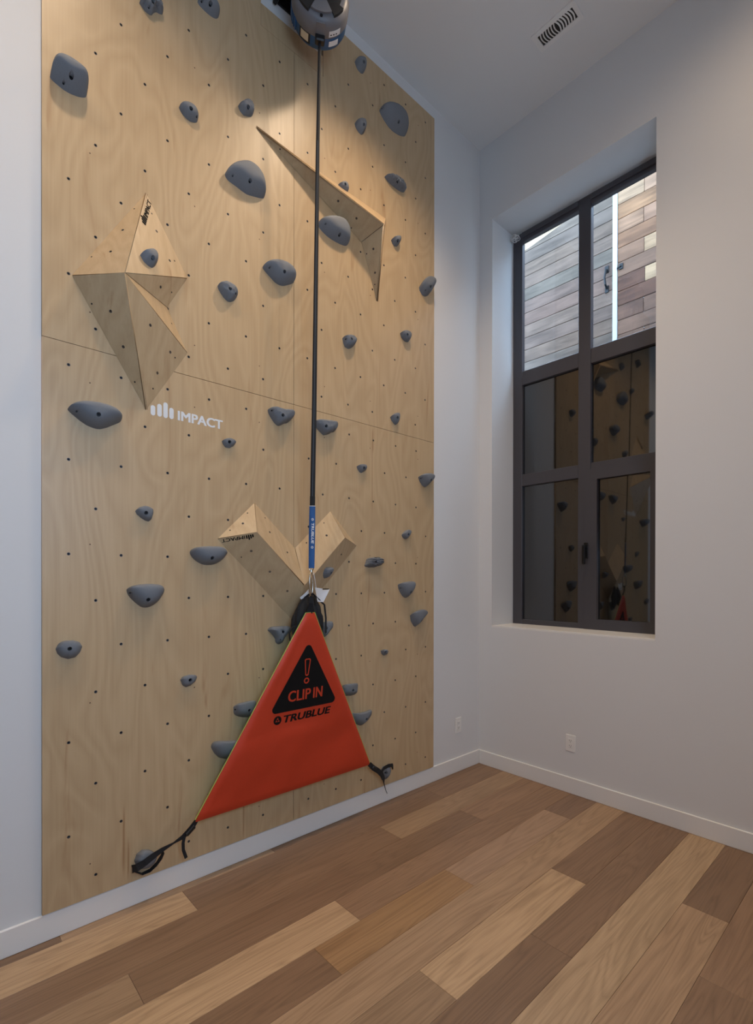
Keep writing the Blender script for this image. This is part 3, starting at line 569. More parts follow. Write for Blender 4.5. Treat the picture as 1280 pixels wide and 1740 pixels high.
 ('40',[0.019,-1.3035,0.629],0.05,[0,19],0.52,0.92,[-95,25,-91,11,-79,-2,-67,-16,-51,-26,-36,-36,-20,-46,-3,-54,13,-57,28,-51,42,-44,55,-37,67,-27,77,-17,86,-5,89,10,88,25,76,33,60,30,43,28,25,28,8,28,-9,28,-27,30,-44,31,-61,34,-78,37,-95,40],[21,-9,47],None,0,0),
 ('41',[0.019,-2.1974,0.631],0.055,[0,23],0.52,0.92,[-94,12,-85,-5,-73,-20,-59,-34,-42,-42,-24,-49,-6,-52,13,-56,31,-57,49,-56,65,-51,79,-42,92,-32,100,-18,104,-2,97,15,79,25,60,30,41,34,22,37,4,40,-15,43,-33,46,-51,50,-68,53,-86,55,-98,46,-102,30],[-13,-12,49],None,0,0),
 ('42',[0.019,-2.6203,0.2021],0.045,[0,19],0.52,0.92,[-44,-1,-41,-13,-35,-23,-26,-32,-17,-40,-7,-44,2,-46,12,-48,21,-46,29,-42,36,-37,42,-31,46,-21,50,-12,47,0,42,12,35,22,25,31,16,39,6,44,-4,47,-14,50,-22,47,-30,43,-38,39,-41,30,-44,21,-48,11],None,None,0,0),
 ('43',[0.019,-1.0819,0.2083],0.045,[0,19],0.52,0.92,[-34,19,-34,10,-34,0,-33,-9,-28,-19,-23,-29,-18,-39,-9,-44,0,-50,7,-47,14,-43,20,-39,25,-32,28,-24,32,-17,35,-9,36,0,35,10,34,20,26,28,18,36,10,43,1,43,-7,43,-16,44,-23,40,-29,34,-34,29],[-20,13,41],None,0,0),
 ('13',[0.1149,-2.6346,2.9965],0.043,[0,20],0.52,0.92,[-42,-7,-39,-12,-36,-17,-32,-22,-29,-26,-23,-28,-17,-30,-11,-32,-4,-33,4,-32,13,-30,22,-21,31,-12,35,-3,37,6,39,14,38,21,36,26,33,31,29,35,21,36,14,36,5,34,-5,28,-15,22,-25,14,-35,6,-45,-3],[-5,-8,35],None,0,0),
 ('29',[0.0652,-1.6048,1.5762],0.035,[0,15],0.52,0.92,[-31,-16,-26,-24,-19,-31,-11,-38,-2,-42,6,-39,13,-36,17,-30,21,-24,26,-18,30,-11,33,-5,36,2,36,10,36,18,36,26,25,30,15,34,6,33,-3,32,-12,31,-21,30,-28,26,-33,21,-37,16,-37,8,-36,0,-36,-8],[1,8,35],None,0,0),
]
HOLD_LABELS = {
 'A': 'pitted grey hold with a notched lower edge, at the top edge of the picture',
 'B': 'oblong grey hold at the top edge, right of the pitted notched hold',
 '1': 'big dark egg-shaped hold in the upper left corner of the plywood',
 '2': 'small smooth slanted grey hold straight below the oblong hold at the top edge',
 '3': 'small notched grey hold just above the left tip of the long wooden volume',
 '4': 'small teardrop hold close under the plywood top edge, right of the belay device',
 '5': 'biggest shell-shaped grey hold in the upper right corner of the plywood',
 '6': 'small teardrop hold left of the big shell-shaped hold in the upper right',
 '7': 'big shell-shaped grey hold left of the webbing and below the long volume tip',
 '8': 'narrow bean-shaped hold pitted with dimples, at the upper right',
 '9': 'small grey hold half hidden behind the top edge of the long wooden volume',
 '10': 'big grey hold tucked beside the webbing under the long wooden volume',
 '11': 'small grey hold right beside the corner of the long wooden volume',
 '12': 'faceted grey hold overhanging the right plywood edge, the upper of the two there',
 '13': 'small smooth hold bolted onto the upper face of the diamond-shaped volume',
 '14': 'oval grey hold right of the diamond volume, lower left of a wide hold',
 '15': 'wide grey hold touching the centre seam left of the webbing, above the panel joint',
 '16': 'rounded grey hold with two holes side by side below the long wooden volume',
 '17': 'small slanted rough hold below the faceted hold at the right edge',
 '18': 'wide pointed grey ledge hold left of the white printed logo',
 '19': 'wing-shaped grey hold with a rough right tip, left of the webbing at the centre seam',
 '20': 'wing-shaped grey hold touching the right side of the webbing below the panel joint',
 '21': 'small grey hold sitting just above the horizontal panel joint on the right',
 '22': 'tiny grey hold just below the right end of the white printed logo',
 '23': 'tiny grey hold on the lower right panel, straight below the rounded two-hole hold',
 '24': 'three-cornered grey hold overhanging the right plywood edge, the lower of the two there',
 '25': 'small rounded hold on the left panel, midway between logo and half-moon holds',
 '26': 'small round hold near the right edge, upper right of the layered slate-like hold',
 '27': 'half-moon grey hold touching the left corner of the V-shaped volume',
 '28': 'layered slate-like hold right of the V-shaped volume',
 '29': 'small hold bolted onto the right arm of the V-shaped volume',
 '30': 'half-moon grey hold lower left of the one touching the V-shaped volume',
 '31': 'three-cornered grey hold lower right of the layered slate-like hold',
 '32': 'faceted hold with a crisp top ridge near the right plywood edge, low down',
 '33': 'round grey hold near the left plywood edge, level with the orange pad tip',
 '34': 'hooked grey hold just left of the orange pad tip',
 '35': 'grey hold partly hidden right of the orange pad tip',
 '36': 'tiniest grey hold, alone right of the orange pad',
 '37': 'small oval grey hold left of the orange pad, level with its black triangle',
 '38': 'boxy grey hold peeking out at the right pad edge, the upper of two',
 '39': 'boxy rough-topped hold at the left pad edge, the upper of two',
 '40': 'curved grey hold peeking out at the right pad edge, the lower of two',
 '41': 'long rounded hold at the left pad edge, the lower of two',
 '42': 'round grey hold looped by the black strap at the lower left',
 '43': 'round grey hold looped by the black strap at the lower right',
}
# ------------------------------------------------------------------ climbing holds
HL = HOLD_LABELS
FRM = {'13': ((-.3679, .9299, 0), (-.2002, -.0792, .9765)), '29': ((-.4346, .9006, 0), (.361, .1742, .9161))}
def smooth_closed(c, k=2):
    n = len(c); r = []
    for i in range(n):
        p0, p1, p2, p3 = c[i-1], c[i], c[(i+1) % n], c[(i+2) % n]
        for t in range(k):
            t /= k
            r.append(.5*((2*p1)+(p2-p0)*t+(2*p0-5*p1+4*p2-p3)*t*t+(3*p1-p0-3*p2+p3)*t**3))
    return r
def hex_bolt(h, r):
    mb = MB(); n = 12
    mb.lathe([(r, h-.004), (r, h), (r*.62, h), (r*.5, h-.003)], (0, 0, 0), (0, 0, 1), n); return mb
for (nm, c3, H, ap, e1, e2, con, bolt, screw, rough, layers) in HOLDS:
    pts = smooth_closed([Vector((con[i]/1000, con[i+1]/1000)) for i in range(0, len(con), 2)], 3 if rough or layers else 2)
    ap = Vector((ap[0]/1000, ap[1]/1000)); n = len(pts); NR = 14 if rough or layers else 9
    v, f = [], []
    hw = max(abs(p.y) for p in pts)
    seed = Vector((sum(map(ord, nm))*1.7, 3.1, 5.5))
    for k in range(NR):
        th = math.pi/2*k/NR; rr = math.cos(th)**e1; h = math.sin(th)**e2
        for p in pts:
            q = p*rr+ap*h; z = H*h
            if k and rough:
                q3 = Vector((q.x, q.y, z)); d = noise.noise(q3*55+seed)*.009*rough+noise.noise(q3*120+seed)*.004*rough
                z = max(.001, z+d*min(1, k/3)); 
                if nm in ('A', '8'):
                    pit = noise.noise(q3*(75 if nm == 'A' else 95)+seed*2); z -= max(0, pit-.22)*.05*min(1, k/3) if z > .012 else 0
            if k and layers:
                s_ = math.sin(q.y*520+noise.noise(Vector((q.x*30, q.y*60, 0))+seed)*3.2); z = max(.001, z+(.0045 if s_ > 0 else -.0045)*min(1, k/3))
            v.append(Vector((q.x, q.y, z)))
    v.append(Vector((ap.x, ap.y, H-(.004 if rough else 0)))); v.append(Vector((0, 0, 0)))
    for k in range(NR-1):
        for i in range(n): f.append((k*n+i, k*n+(i+1) % n, (k+1)*n+(i+1) % n, (k+1)*n+i))
    for i in range(n):
        f.append(((NR-1)*n+i, (NR-1)*n+(i+1) % n, NR*n)); f.append(((i+1) % n, i, NR*n+1))
    me = MB().add(v, f).mesh()
    cut = MB(); fit = []
    for q, r_, dep in ((bolt, .0088, .018), (screw, .0046, .012)):
        if q is None: continue
        bu, bv, bh = (x/1000 for x in q)
        if q is screw: r_ = .0046
        lo = max(.0035, bh-dep)
        cut.lathe([(r_, lo), (r_, bh+.05)], (bu, bv, 0), (0, 0, 1), 16); fit.append((bu, bv, lo, r_))
    o = bpy.data.objects.new('climbing_hold', me); COL.objects.link(o)
    if fit:
        co = bpy.data.objects.new('cutter', cut.mesh()); COL.objects.link(co)
        bo = o.modifiers.new('b', 'BOOLEAN'); bo.object = co; bo.operation = 'DIFFERENCE'; bo.solver = 'EXACT'
        dg = bpy.context.evaluated_depsgraph_get(); me2 = bpy.data.meshes.new_from_object(o.evaluated_get(dg))
        if len(me2.polygons) < .9*len(me.polygons):
            bo.solver = 'FAST'; dg = bpy.context.evaluated_depsgraph_get(); me2 = bpy.data.meshes.new_from_object(o.evaluated_get(dg))
            if len(me2.polygons) < .9*len(me.polygons): me2 = me.copy(); print('BOOL FAIL', nm)
        bpy.data.objects.remove(co); o.modifiers.clear(); o.data = me2; me = me2
    me.materials.clear(); me.materials.append(M_hold)
    me.polygons.foreach_set('use_smooth', [True]*len(me.polygons)); me.set_sharp_from_angle(angle=R(48))
    u_, v_ = FRM.get(nm, ((0, 1, 0), (0, 0, 1))); fm = frame(c3, u_, v_)
    me.transform(fm.to_3x3().to_4x4())
    place(o, c3); tag(o, HL[nm], 'climbing hold', 'grey climbing holds on the plywood wall')
    for i, (bu, bv, lo, r_) in enumerate(fit):
        mb = hex_bolt(lo+.0045, r_-.0006); mb.v = [fm @ (p+Vector((bu, bv, 0))) for p in mb.v]
        mb.build('bolt' if r_ > .006 else 'screw', M_black, o)

# ------------------------------------------------------------------ auto belay device on its bracket
YB = -1.807
dc = Vector((.285, YB, 4.645)); ax = Vector((.865, -.50, 0)).normalized(); sd = Vector((0, 0, 1)).cross(ax).normalized(); up = Vector((0, 0, 1))
dev = empty('auto_belay', dc-up*.15, 'blue and grey drum-shaped auto belay device hung at the top of the wall', 'belay device')
MB().lathe([(.118, -.088), (.138, -.082), (.148, -.06), (.150, -.008)], dc, ax, 48, up).build('rear_shell', M_bluepl, dev, smooth=35)
MB().lathe([(.150, -.008), (.153, -.002), (.153, .05), (.146, .07), (.132, .082), (.120, .086)], dc, ax, 48, up).build('front_shell', M_greypl, dev, smooth=35)
MB().lathe([(.120, .084), (.116, .078), (.112, .078), (.108, .086), (.06, .092), (.0, .094)], dc, ax, 48, up).build('face_ring', M_blackpl, dev, smooth=35)
def dp(a, rad, h): return dc+(up*math.cos(a)+sd*math.sin(a))*rad+ax*h      # angle from up towards sd
def arcplate(name, m, a0, a1, r0, r1, h, th=.006, par=dev):
    k = 10; p = [(a0+(a1-a0)*i/k, r1) for i in range(k+1)]+[(a1-(a1-a0)*i/k, r0) for i in range(k+1)]
    a = [dp(t, rr, h) for t, rr in p]; b = [dp(t, rr, h+th) for t, rr in p]; n = len(p)
    return MB().add(a+b, [tuple(range(n))[::-1], tuple(range(n, 2*n))]+[(i, (i+1) % n, n+(i+1) % n, n+i) for i in range(n)]).build(name, m, par)
arcplate('face_panel', M_greypl, R(152), R(208), .03, .118, .088, .010)
arcplate('face_panel', M_greypl, R(-25), R(25), .03, .118, .088, .010)
arcplate('rib', M_blackpl, R(120), R(150), .085, .135, .078, .016); arcplate('rib', M_blackpl, R(210), R(240), .085, .135, .078, .016)
def band(name, m, a0, a1, h0, h1, r, th=.003, par=dev):
    k = 10; v = []
    for i in range(k+1):
        a = a0+(a1-a0)*i/k
        v += [dp(a, r, h0), dp(a, r, h1), dp(a, r+th, h1), dp(a, r+th, h0)]
    f = [(i*4+j, i*4+(j+1) % 4, i*4+4+(j+1) % 4, i*4+4+j) for i in range(k) for j in range(4)]+[(0, 1, 2, 3), tuple(k*4+j for j in (3, 2, 1, 0))]
    return MB().add(v, f).build(name, m, par)
S_L = -1 if sd.dot(r2) < 0 else 1      # which way is the picture's left
def la(deg): return math.pi+S_L*R(-deg)*-1
for k in range(7): band('vent_rib', M_bluepl, la(58+k*6), la(61+k*6), -.06, .0, .150, .006)
lb = band('label', M_tan, la(24), la(42), -.052, -.012, .150, .0022)
band('label_frame', M_blackpl, la(20), la(46), -.062, -.004, .1495, .0012)
band('label', M_paper, la(-18), la(-44), .004, .034, .1535, .0016); band('label', M_paper, la(-20), la(-42), -.05, -.022, .1505, .0016)
for k in range(3): band('label_print', M_print, la(-21-k*6), la(-24-k*6), .012, .018, .1552, .0003)
band('clip', M_greypl, la(-9), la(9), .0, .076, .150, .008)
nz = dc-up*.150
MB().box((-.026, -.02, -.035), (.026, .02, .012), Matrix.Translation(nz) @ Matrix((sd, ax, up)).transposed().to_4x4()).build('nozzle', M_blackpl, dev, bevel=.006)
MB().lathe([(.0, .0), (.008, .0), (.008, .004), (.0, .004)], dp(math.pi, .128, .086), ax, 12).build('bolt', M_black, dev)
bk = empty('mounting_bracket', (0, -1.81, 4.83), 'black steel mounting bracket on the wall behind the auto belay device', 'bracket')
MB().box((0, -1.95, 4.83), (.012, -1.68, 5.0)).build('back_plate', M_black, bk, bevel=.002)
MB().box((.012, -1.94, 4.80), (.22, -1.92, 4.90)).box((.012, -1.72, 4.80), (.22, -1.70, 4.90)).box((.012, -1.92, 4.88), (.30, -1.72, 4.90)).build('arm', M_black, bk, bevel=.002)
MB().lathe([(.014, 0), (.014, .012), (0, .012)], (.12, -1.94, 4.85), (0, -1, 0), 6).lathe([(.014, 0), (.014, .010), (0, .010)], (.06, -1.94, 4.85), (0, -1, 0), 6).build('bolt', M_steel, bk)

# ------------------------------------------------------------------ webbing, blue sleeve, carabiner
LAN = [(.281, 4.47), (.281, 4.394), (.266, 3.939), (.249, 3.171), (.233, 2.461), (.220, 2.039), (.217, 1.935)]
SW = (r2*.9+fwd*.1).normalized()
lan = empty('lanyard', (.217, YB, 1.60), 'black webbing line with blue sleeve hanging from the auto belay device', 'lanyard')
wr = [.0085, .0085, .0105, .0120, .0132, .0138, .0138]
MB().tube([(x, YB, z) for x, z in LAN], wr, 12, rad2=.0040, side=SW).build('webbing', M_web, lan, smooth=50)
st = MB()
MB().ribbon([Vector((x, YB, z))-fwd*.0042 for x, z in LAN[2:]], .0035, SW, .0006).build('highlight_line', mat('painted_highlight', (.05, .065, .085), .7), lan)  # bluish centre line paints the webbing's highlight as colour
MB().tube([Vector((.2185, YB, 1.995)), Vector((.2165, YB, 1.93))], .0148, 12, rad2=.0056, side=SW).build('stitched_end', M_web, lan, smooth=50)
MB().tube([Vector((.2168, YB, 1.941)), Vector((.213, YB, 1.78)), Vector((.209, YB, 1.595))], [.0165, .0178, .0160], 16, rad2=.0062, side=SW).build('sleeve', M_blue, lan, smooth=50)
MB().tube([Vector((.2168, YB, 1.942)), Vector((.2168, YB, 1.939))], .0170, 16, rad2=.0066, side=SW).build('sleeve_hem', M_paper, lan, smooth=50)
dn = Vector((-.0078, 0, -.346)).normalized()
tf = frame(Vector((.2150, YB, 1.846))-fwd*.0070-SW*.0030, dn, SW)
me = join([text('TRUBLUE', .115, .0145, tf, shear=.15, bold=.05)]+[sheet([ngon(xc, .006, .0068, 16), ngon(xc, .006, .0044, 16)], .0006, tf) for xc in (-.020, .135)]+[sheet([ngon(xc, .006, .0026, 3)], .0006, tf) for xc in (-.020, .135)])
tag(obj('printed_name', me, M_white, lan), 'white printed lettering on the sleeve')
car = empty('carabiner', (.205, YB, 1.44), 'steel carabiner clipped between blue sleeve and orange pad', 'carabiner')
cs = (fwd*.97+r2*.22).normalized(); cc = Vector((.205, YB, 1.505))
ov = [cc+cs*(.024*math.copysign(abs(math.cos(t))**.75, math.cos(t)))+Vector((0, 0, 1))*(.066*math.sin(t)) for t in [2*math.pi*k/28 for k in range(28)]]
MB().tube(ov[8:]+ov[:2], .0046, 8).build('body', M_steel, car, smooth=50)
MB().tube(ov[1:9], .0042, 8).build('gate', mat('bright_steel', (.75, .76, .78), .2, 1), car, smooth=50)
MB().tube([Vector((.208, YB, 1.60))+SW*(.0125*math.cos(t))+Vector((0, 0, 1))*(.02*math.sin(t)) for t in [2*math.pi*k/16 for k in range(16)]], .0028, 6, closed=True).lathe([(.007, -.014), (.009, -.006), (.009, .006), (.007, .014)], (.206, YB, 1.574), (0, 0, 1), 14).build('swivel', M_steel, car, smooth=50)

# ------------------------------------------------------------------ orange warning pad
BLc, BRc = Vector((.10, -2.416, .330)), Vector((.10, -1.267, .327))
ps = Vector((0, .99999659, -.00261)); ptv = Vector((.10391, .0026, .99458)); pn = ps.cross(ptv).normalized()
PWD, PHT = 1.149, 1.022
pad = empty('warning_pad', BLc.lerp(BRc, .5), 'orange triangular warning pad hanging from the webbing and strapped to two holds', 'pad')
def pp(s, t, n=0): return BLc+ps*s+ptv*t+pn*n
def padmesh(front):
    NT_, NS = 44, 40; v = []; f = []
    for j in range(NT_+1):
        t = PHT*j/NT_; k = t/PHT
        sl, sr = .579*k, PWD+(.638-PWD)*k
        sag = .012*math.sin(math.pi*0)*0
        for i in range(NS+1):
            a = i/NS; s = sl+(sr-sl)*a
            e = min(min(a, 1-a)*(sr-sl)*.88, t, (PHT-t)*1.2+.0)
            puff = 1-(1-min(1, e/.03))**2
            n = -.012+.012*puff if front else -.014-.012*puff
            if front:
                m = min(1, e/.05); dec = 1 if (t < .38 or t > .84) else .0
                if .38 <= t <= .84: dec = min(1, max(0, (abs(s-.602)-(.215 if t < .5 else .2*(.84-t)/.34+.02))/.05))
                elif t < .38: dec = min(1, (.40-t)/.06)
                q = Vector((s*2.6+t*.9, t*3.4-s*1.3, 2.0)); n += m*dec*(.010*noise.noise(q)+.004*noise.noise(q*2.7)+.006*max(0, noise.noise(Vector((s*1.6+t*3.1, s*5.2-t*1.4, 7)))) )
            v.append(pp(s, t, n))
    for j in range(NT_):
        for i in range(NS):
            b = j*(NS+1)+i; q = (b, b+1, b+NS+2, b+NS+1); f.append(q if front else q[::-1])
    return v, f
vf, ff = padmesh(True); MB().add(vf, ff).build('front_cover', M_orange, pad, smooth=60)
vb, fb = padmesh(False); MB().add(vb, fb).build('back_cover', M_green, pad, smooth=60)
MB().tube([pp(0, 0, -.013), pp(.29, .511, -.013), pp(.579, PHT, -.013), pp(.638, PHT, -.013), pp(.893, .511, -.013), pp(PWD, 0, -.013)], .0024, 6).build('piping', mat('pale_green_piping', (.38, .52, .10), .6), pad, smooth=50)
pf = frame(pp(0, 0, .0010), ps, ptv)
# black triangle with rounded corners
def rounded(poly, r, n=6):
    out = []; k = len(poly)
    for i in range(k):
        p0, p1, p2 = (Vector(poly[j]) for j in ((i-1) % k, i, (i+1) % k)); a = (p0-p1).normalized(); b = (p2-p1).normalized()
        half = a.angle(b)/2; d = r/math.tan(half); c = p1+(a+b).normalized()*(r/math.sin(half)); s0 = p1+a*d-c; s1 = p1+b*d-c
        for m in range(n+1):
            w_ = s0.lerp(s1, m/n); out.append(tuple(c+w_.normalized()*r))
    return out
tri = rounded([(.378, .478), (.828, .478), (.603, .862)], .022)
tag(obj('printed_triangle', sheet([tri], .0006, pf), M_print, pad), 'black warning triangle')
ex = rounded([(.592, .664), (.612, .664), (.6235, .763), (.5815, .763)], .0095); exi = rounded([(.5965, .6715), (.6075, .6715), (.6165, .757), (.5885, .757)], .006)
pf2 = frame(pp(0, 0, .0022), ps, ptv)
me = join([sheet([ex, exi], .0006, pf2), sheet([ngon(.602, .637, .0175, 20), ngon(.602, .637, .010, 20)], .0006, pf2), text('CLIP', .148, .062, frame(pp(.488, .529, .0022), ps, ptv), bold=.03), text('IN', .064, .062, frame(pp(.653, .528, .0022), ps, ptv), bold=.03)])
tag(obj('printed_words', me, M_orange, pad), 'orange outlined exclamation mark and words')
me = join([text('TRUBLUE', .318, .042, frame(pp(.468, .416, .0012), ps, ptv), shear=.18, bold=.06), sheet([ngon(.431, .438, .0245, 24), ngon(.431, .438, .0165, 3, R(90)), ], .0006, pf), sheet([ngon(.431, .438, .008, 3, R(-90))], .0006, pf)])
tag(obj('printed_name', me, M_print, pad), 'black printed lettering')
# straps of the pad round the two lowest holds
c42, c43 = Vector((PT, -2.617, .201)), Vector((PT, -1.076, .213))
zz = Vector((0, 0, 1)); xx = Vector((1, 0, 0))
sl = MB().ribbon([pp(.012, .006, -.012), (.093, -2.432, .308), (.088, -2.468, .280), (.080, -2.51, .262), (.077, -2.56, .248), (.0745, -2.60, .232), (.072, -2.635, .214), (.062, -2.668, .198), (.035, -2.680, .186), (.026, -2.678, .18)],
    [.03, .03, .022, .010, .022, .03, .032, .034, .034, .034], [zz+xx*.2, zz, zz, zz+xx*.3, zz, zz, zz, zz, zz, zz], .002).build('strap', M_web, pad)
MB().ribbon([(.077, -2.555, .238), (.060, -2.560, .205), (.045, -2.577, .172), (.034, -2.603, .147), (.030, -2.637, .143), (.028, -2.672, .170)], .026, xx, .002).build('strap', M_web, pad)
MB().box((-.026, -.010, -.008), (.026, .010, .012), frame((.094, -2.437, .304), (0, .70, .55), (0, -.55, .70)) @ Matrix.Rotation(R(90), 4, 'X')).build('buckle', M_blackpl, pad, bevel=.004)
MB().ribbon([(.090, -2.462, .282), (.088, -2.468, .250), (.086, -2.466, .215), (.086, -2.452, .170)], .015, Vector((0, 1, .2)), .0018).build('strap_tail', M_web, pad)
MB().ribbon([pp(PWD-.012, .006, -.012), (.094, -1.246, .300), (.088, -1.20, .268), (.080, -1.165, .236), (.074, -1.145, .205), (.066, -1.125, .180), (.045, -1.108, .160)], [.03, .034, .034, .036, .036, .026, .02], zz, .002).build('strap', M_web, pad)
MB().ribbon([(.080, -1.165, .250), (.066, -1.130, .262), (.063, -1.085, .266), (.058, -1.045, .258), (.040, -1.020, .236), (.024, -1.016, .22)], .024, [zz, zz, zz, zz, zz, zz], .002).build('strap', M_web, pad)
MB().box((-.02, -.009, -.008), (.02, .009, .010), frame((.097, -1.243, .302), (0, .8, -.5), (0, .5, .8)) @ Matrix.Rotation(R(90), 4, 'X')).build('buckle', M_blackpl, pad, bevel=.004)
MB().ribbon([(.076, -1.145, .190), (.078, -1.137, .155), (.080, -1.125, .115), (.082, -1.115, .092)], [.012, .006, .004, .004], Vector((0, 1, 0)), .0016).build('strap_tail', M_web, pad)
MB().ribbon([pp(.6085, PHT-.05, -.021), pp(.6085, PHT+.01, -.018), Vector((.207, YB, 1.400)), Vector((.206, YB, 1.452))], [.034, .03, .022, .018], SW, .006).build('hanging_loop', M_web, pad)

# ------------------------------------------------------------------ black harness bundle and paper tags behind the pad tip
hb = empty('harness', (.14, -1.78, 1.22), 'bundled black harness hanging behind the tip of the orange pad', 'harness')
def lobe(c, rad, seed, lean=0):
    v = []; f = []; A, B = 28, 20
    for j in range(B+1):
        ph = math.pi*j/B
        for i in range(A):
            th = 2*math.pi*i/A; d = Vector((math.sin(ph)*math.cos(th), math.sin(ph)*math.sin(th), math.cos(ph)))
            k = 1+.30*noise.noise(d*1.7+Vector((seed, 0, 0)))+.16*noise.noise(d*5+Vector((0, seed, 0)))+.10*math.sin(th*5+d.z*4)
            tp = 1-.45*max(0, d.z)
            v.append(Vector(c)+Vector((d.x*rad[0]*k*tp, d.y*rad[1]*k*tp+lean*d.z, d.z*rad[2]*(1+.1*k))))
    for j in range(B):
        for i in range(A): f.append((j*A+i, j*A+(i+1) % A, (j+1)*A+(i+1) % A, (j+1)*A+i))
    return MB().add(v, f)
lobe((.128, -1.832, 1.325), (.030, .040, .105), 1.3, .030).build('waist_pad', M_mesh, hb, smooth=60)
lobe((.130, -1.715, 1.320), (.028, .034, .110), 4.7, -.022).build('waist_pad', M_mesh, hb, smooth=60)
lobe((.108, -1.775, 1.33), (.03, .045, .11), 8.2, .0).build('waist_pad', M_mesh, hb, smooth=60)
MB().ribbon([(.155, -1.868, 1.275), (.150, -1.895, 1.265), (.148, -1.912, 1.235), (.150, -1.908, 1.195), (.152, -1.885, 1.165), (.15, -1.86, 1.16)], .012, xx, .003).build('leg_loop', M_web, hb)
MB().ribbon([(.205, -1.81, 1.455), (.185, -1.835, 1.43), (.172, -1.865, 1.38), (.168, -1.872, 1.32), (.165, -1.865, 1.26)], .011, Vector((.3, 1, 0)), .003).build('webbing_edge', M_web, hb)
MB().ribbon([(.205, -1.80, 1.455), (.18, -1.73, 1.41), (.175, -1.695, 1.385), (.172, -1.683, 1.31), (.168, -1.680, 1.22)], .010, Vector((.3, 1, 0)), .003).build('webbing_edge', M_web, hb)
tg = empty('paper_tag', (.18, -1.71, 1.43), 'white folded paper tag hanging right of the carabiner', 'tag')
def tagsheet(p, th=.0012):
    a, b, c, d = (Vector(q) for q in p); v = []; f = []; K = 6
    nrm = (b-a).cross(d-a).normalized()
    for i in range(K+1):
        t = i/K; bend = nrm*(.010*math.sin(t*math.pi))
        v += [a.lerp(b, t)+bend, d.lerp(c, t)+bend, d.lerp(c, t)+bend+nrm*th, a.lerp(b, t)+bend+nrm*th]
    for i in range(K):
        for j in range(4): f.append((i*4+j, i*4+(j+1) % 4, i*4+4+(j+1) % 4, i*4+4+j))
    return MB().add(v, f+[(0, 1, 2, 3), tuple(K*4+j for j in (3, 2, 1, 0))])
tagsheet([(.196, -1.775, 1.487), (.190, -1.668, 1.474), (.190, -1.712, 1.402), (.196, -1.757, 1.405)]).build('sheet', M_paper, tg, smooth=40)
MB().box((.195, -1.722, 1.474), (.200, -1.682, 1.479)).build('print', M_print, tg)
tg2 = tagsheet([(.186, -1.800, 1.490), (.172, -1.86, 1.432), (.170, -1.85, 1.42), (.184, -1.795, 1.462)]).build('paper_tag', M_paper, smooth=40)
tag(tg2, 'narrow white paper tag left of the carabiner above the harness', 'tag')
MB().tube([(.205, -1.790, 1.57), (.2, -1.778, 1.53), (.197, -1.768, 1.482)], .0016, 6).build('string', M_paper, tg)

# ------------------------------------------------------------------ ceiling vent
vx0, vx1, vy0, vy1 = .768, 1.068, -.474, -.336
vent = empty('ceiling_vent', ((vx0+vx1)/2, (vy0+vy1)/2, RZ), 'white rectangular ceiling air vent with curved louvres', 'vent')
ZC = Matrix(((1,0,0,0),(0,-1,0,0),(0,0,-1,0),(0,0,0,1)))
def zc(pts): return [(x, -y) for x, y in pts]
ix0_, ix1_, iy0, iy1 = vx0+.032, vx1-.026, vy0+.030, vy1-.028
obj('frame', sheet([zc(rounded([(vx0, vy0), (vx1, vy0), (vx1, vy1), (vx0, vy1)], .008)), zc([(ix0_, iy0), (ix1_, iy0), (ix1_, iy1), (ix0_, iy1)])], .007, Matrix.Translation((0, 0, RZ-.0035)) @ ZC), M_plastic, vent)
MB().box((ix0_, iy0, RZ-.0012), (ix1_, iy1, RZ-.0004)).build('dark_backing', mat('duct_shade', (.03, .027, .025), .9), vent)  # dark plate behind the louvres stands in for the unlit duct
NL = 13
for k in range(1, NL):
    x = ix0_+(ix1_-ix0_)*k/NL; sgn = 1 if k > NL/2 else -1
    pts = [(x+sgn*.010*(1-((t-.5)*2)**2)-sgn*.004, iy0+(iy1-iy0)*t, RZ-.004) for t in [i/8 for i in range(9)]]
    MB().ribbon(pts, .0085, Vector((1, 0, .35*sgn)), .0016).build('louvre', M_plastic, vent)
for x, y in ((vx0+.012, (vy0+vy1)/2), (vx1-.012, (vy0+vy1)/2)): MB().lathe([(.004, 0), (.003, -.0015), (0, -.0018)], (x, y, RZ-.007), (0, 0, 1), 10).build('screw', M_plastic, vent)

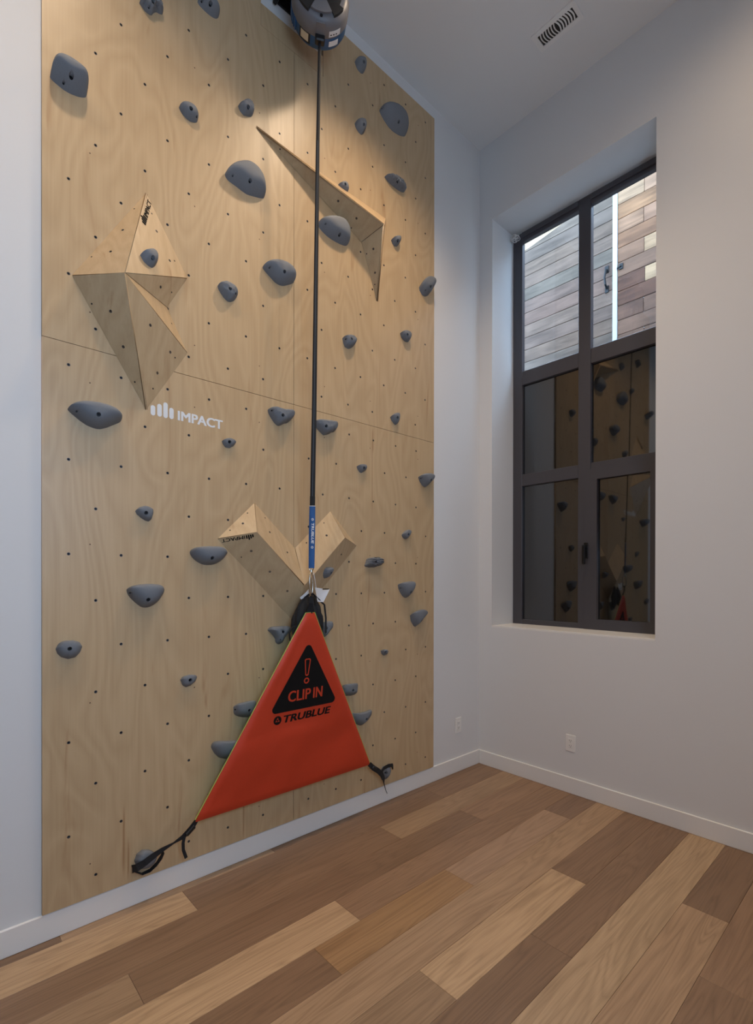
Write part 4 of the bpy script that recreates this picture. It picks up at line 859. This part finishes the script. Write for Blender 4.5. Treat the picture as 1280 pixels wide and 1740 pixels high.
# ------------------------------------------------------------------ outlets
def outlet(o, u, n, label):
    o = Vector(o); u = Vector(u); n = Vector(n); root = empty('wall_outlet', o-Vector((0, 0, .06)), label, 'outlet', 'white wall outlets')
    def bx(a, b, h0, h1, nm, m, bev=0):
        vv = [o+u*x+Vector((0, 0, 1))*z+n*h for h in (h0, h1) for x, z in ((a[0], a[1]), (b[0], a[1]), (b[0], b[1]), (a[0], b[1]))]
        return MB().add(vv, [(0, 1, 2, 3)[::-1], (4, 5, 6, 7), (0, 1, 5, 4), (1, 2, 6, 5), (2, 3, 7, 6), (3, 0, 4, 7)]).build(nm, m, root, bevel=bev)
    bx((-.037, -.060), (.037, .060), 0, .006, 'cover_plate', M_plastic, .002)
    bx((-.017, -.034), (.017, .034), .006, .0085, 'receptacle', M_plastic, .001)
    for s in (-1, 1):
        for dx in (-.0065, .0065): bx((dx-.0012, s*.018-.002), (dx+.0012, s*.018+.006), .0083, .0089, 'slot', M_hole)
        bx((-.0022, s*.018-.010), (.0022, s*.018-.006), .0083, .0089, 'slot', M_hole)
outlet((.817, 0, .357), (1, 0, 0), (0, -1, 0), 'white wall outlet under the window on the back wall')
outlet((0, -.273, .366), (0, 1, 0), (1, 0, 0), 'white wall outlet between the plywood edge and the corner')

# ------------------------------------------------------------------ coil of white cord in the window corner
cd_ = empty('cord_coil', (.145, .27, 4.37), 'tangled coil of white cord in the upper left window corner', 'cord')
for k in range(5):
    ang = k*1.1; cu_ = Vector((math.cos(ang)*.6, -.4, math.sin(ang))).normalized(); cv = cu_.orthogonal().normalized(); cu2 = cu_.cross(cv)
    MB().tube([Vector((.158+.004*k, .272, 4.415))+cv*(.032+.004*math.sin(3*t+k))*math.cos(t)+cu2*(.034+.004*math.cos(2*t))*math.sin(t) for t in [2*math.pi*i/20 for i in range(20)]], .0028, 6, closed=True).build('loop', M_plastic, cd_, smooth=60)
MB().tube([(.165, .275, 4.45), (.15, .285, 4.462), (.135, .29, 4.465)], .0028, 6).build('tail', M_plastic, cd_, smooth=60)
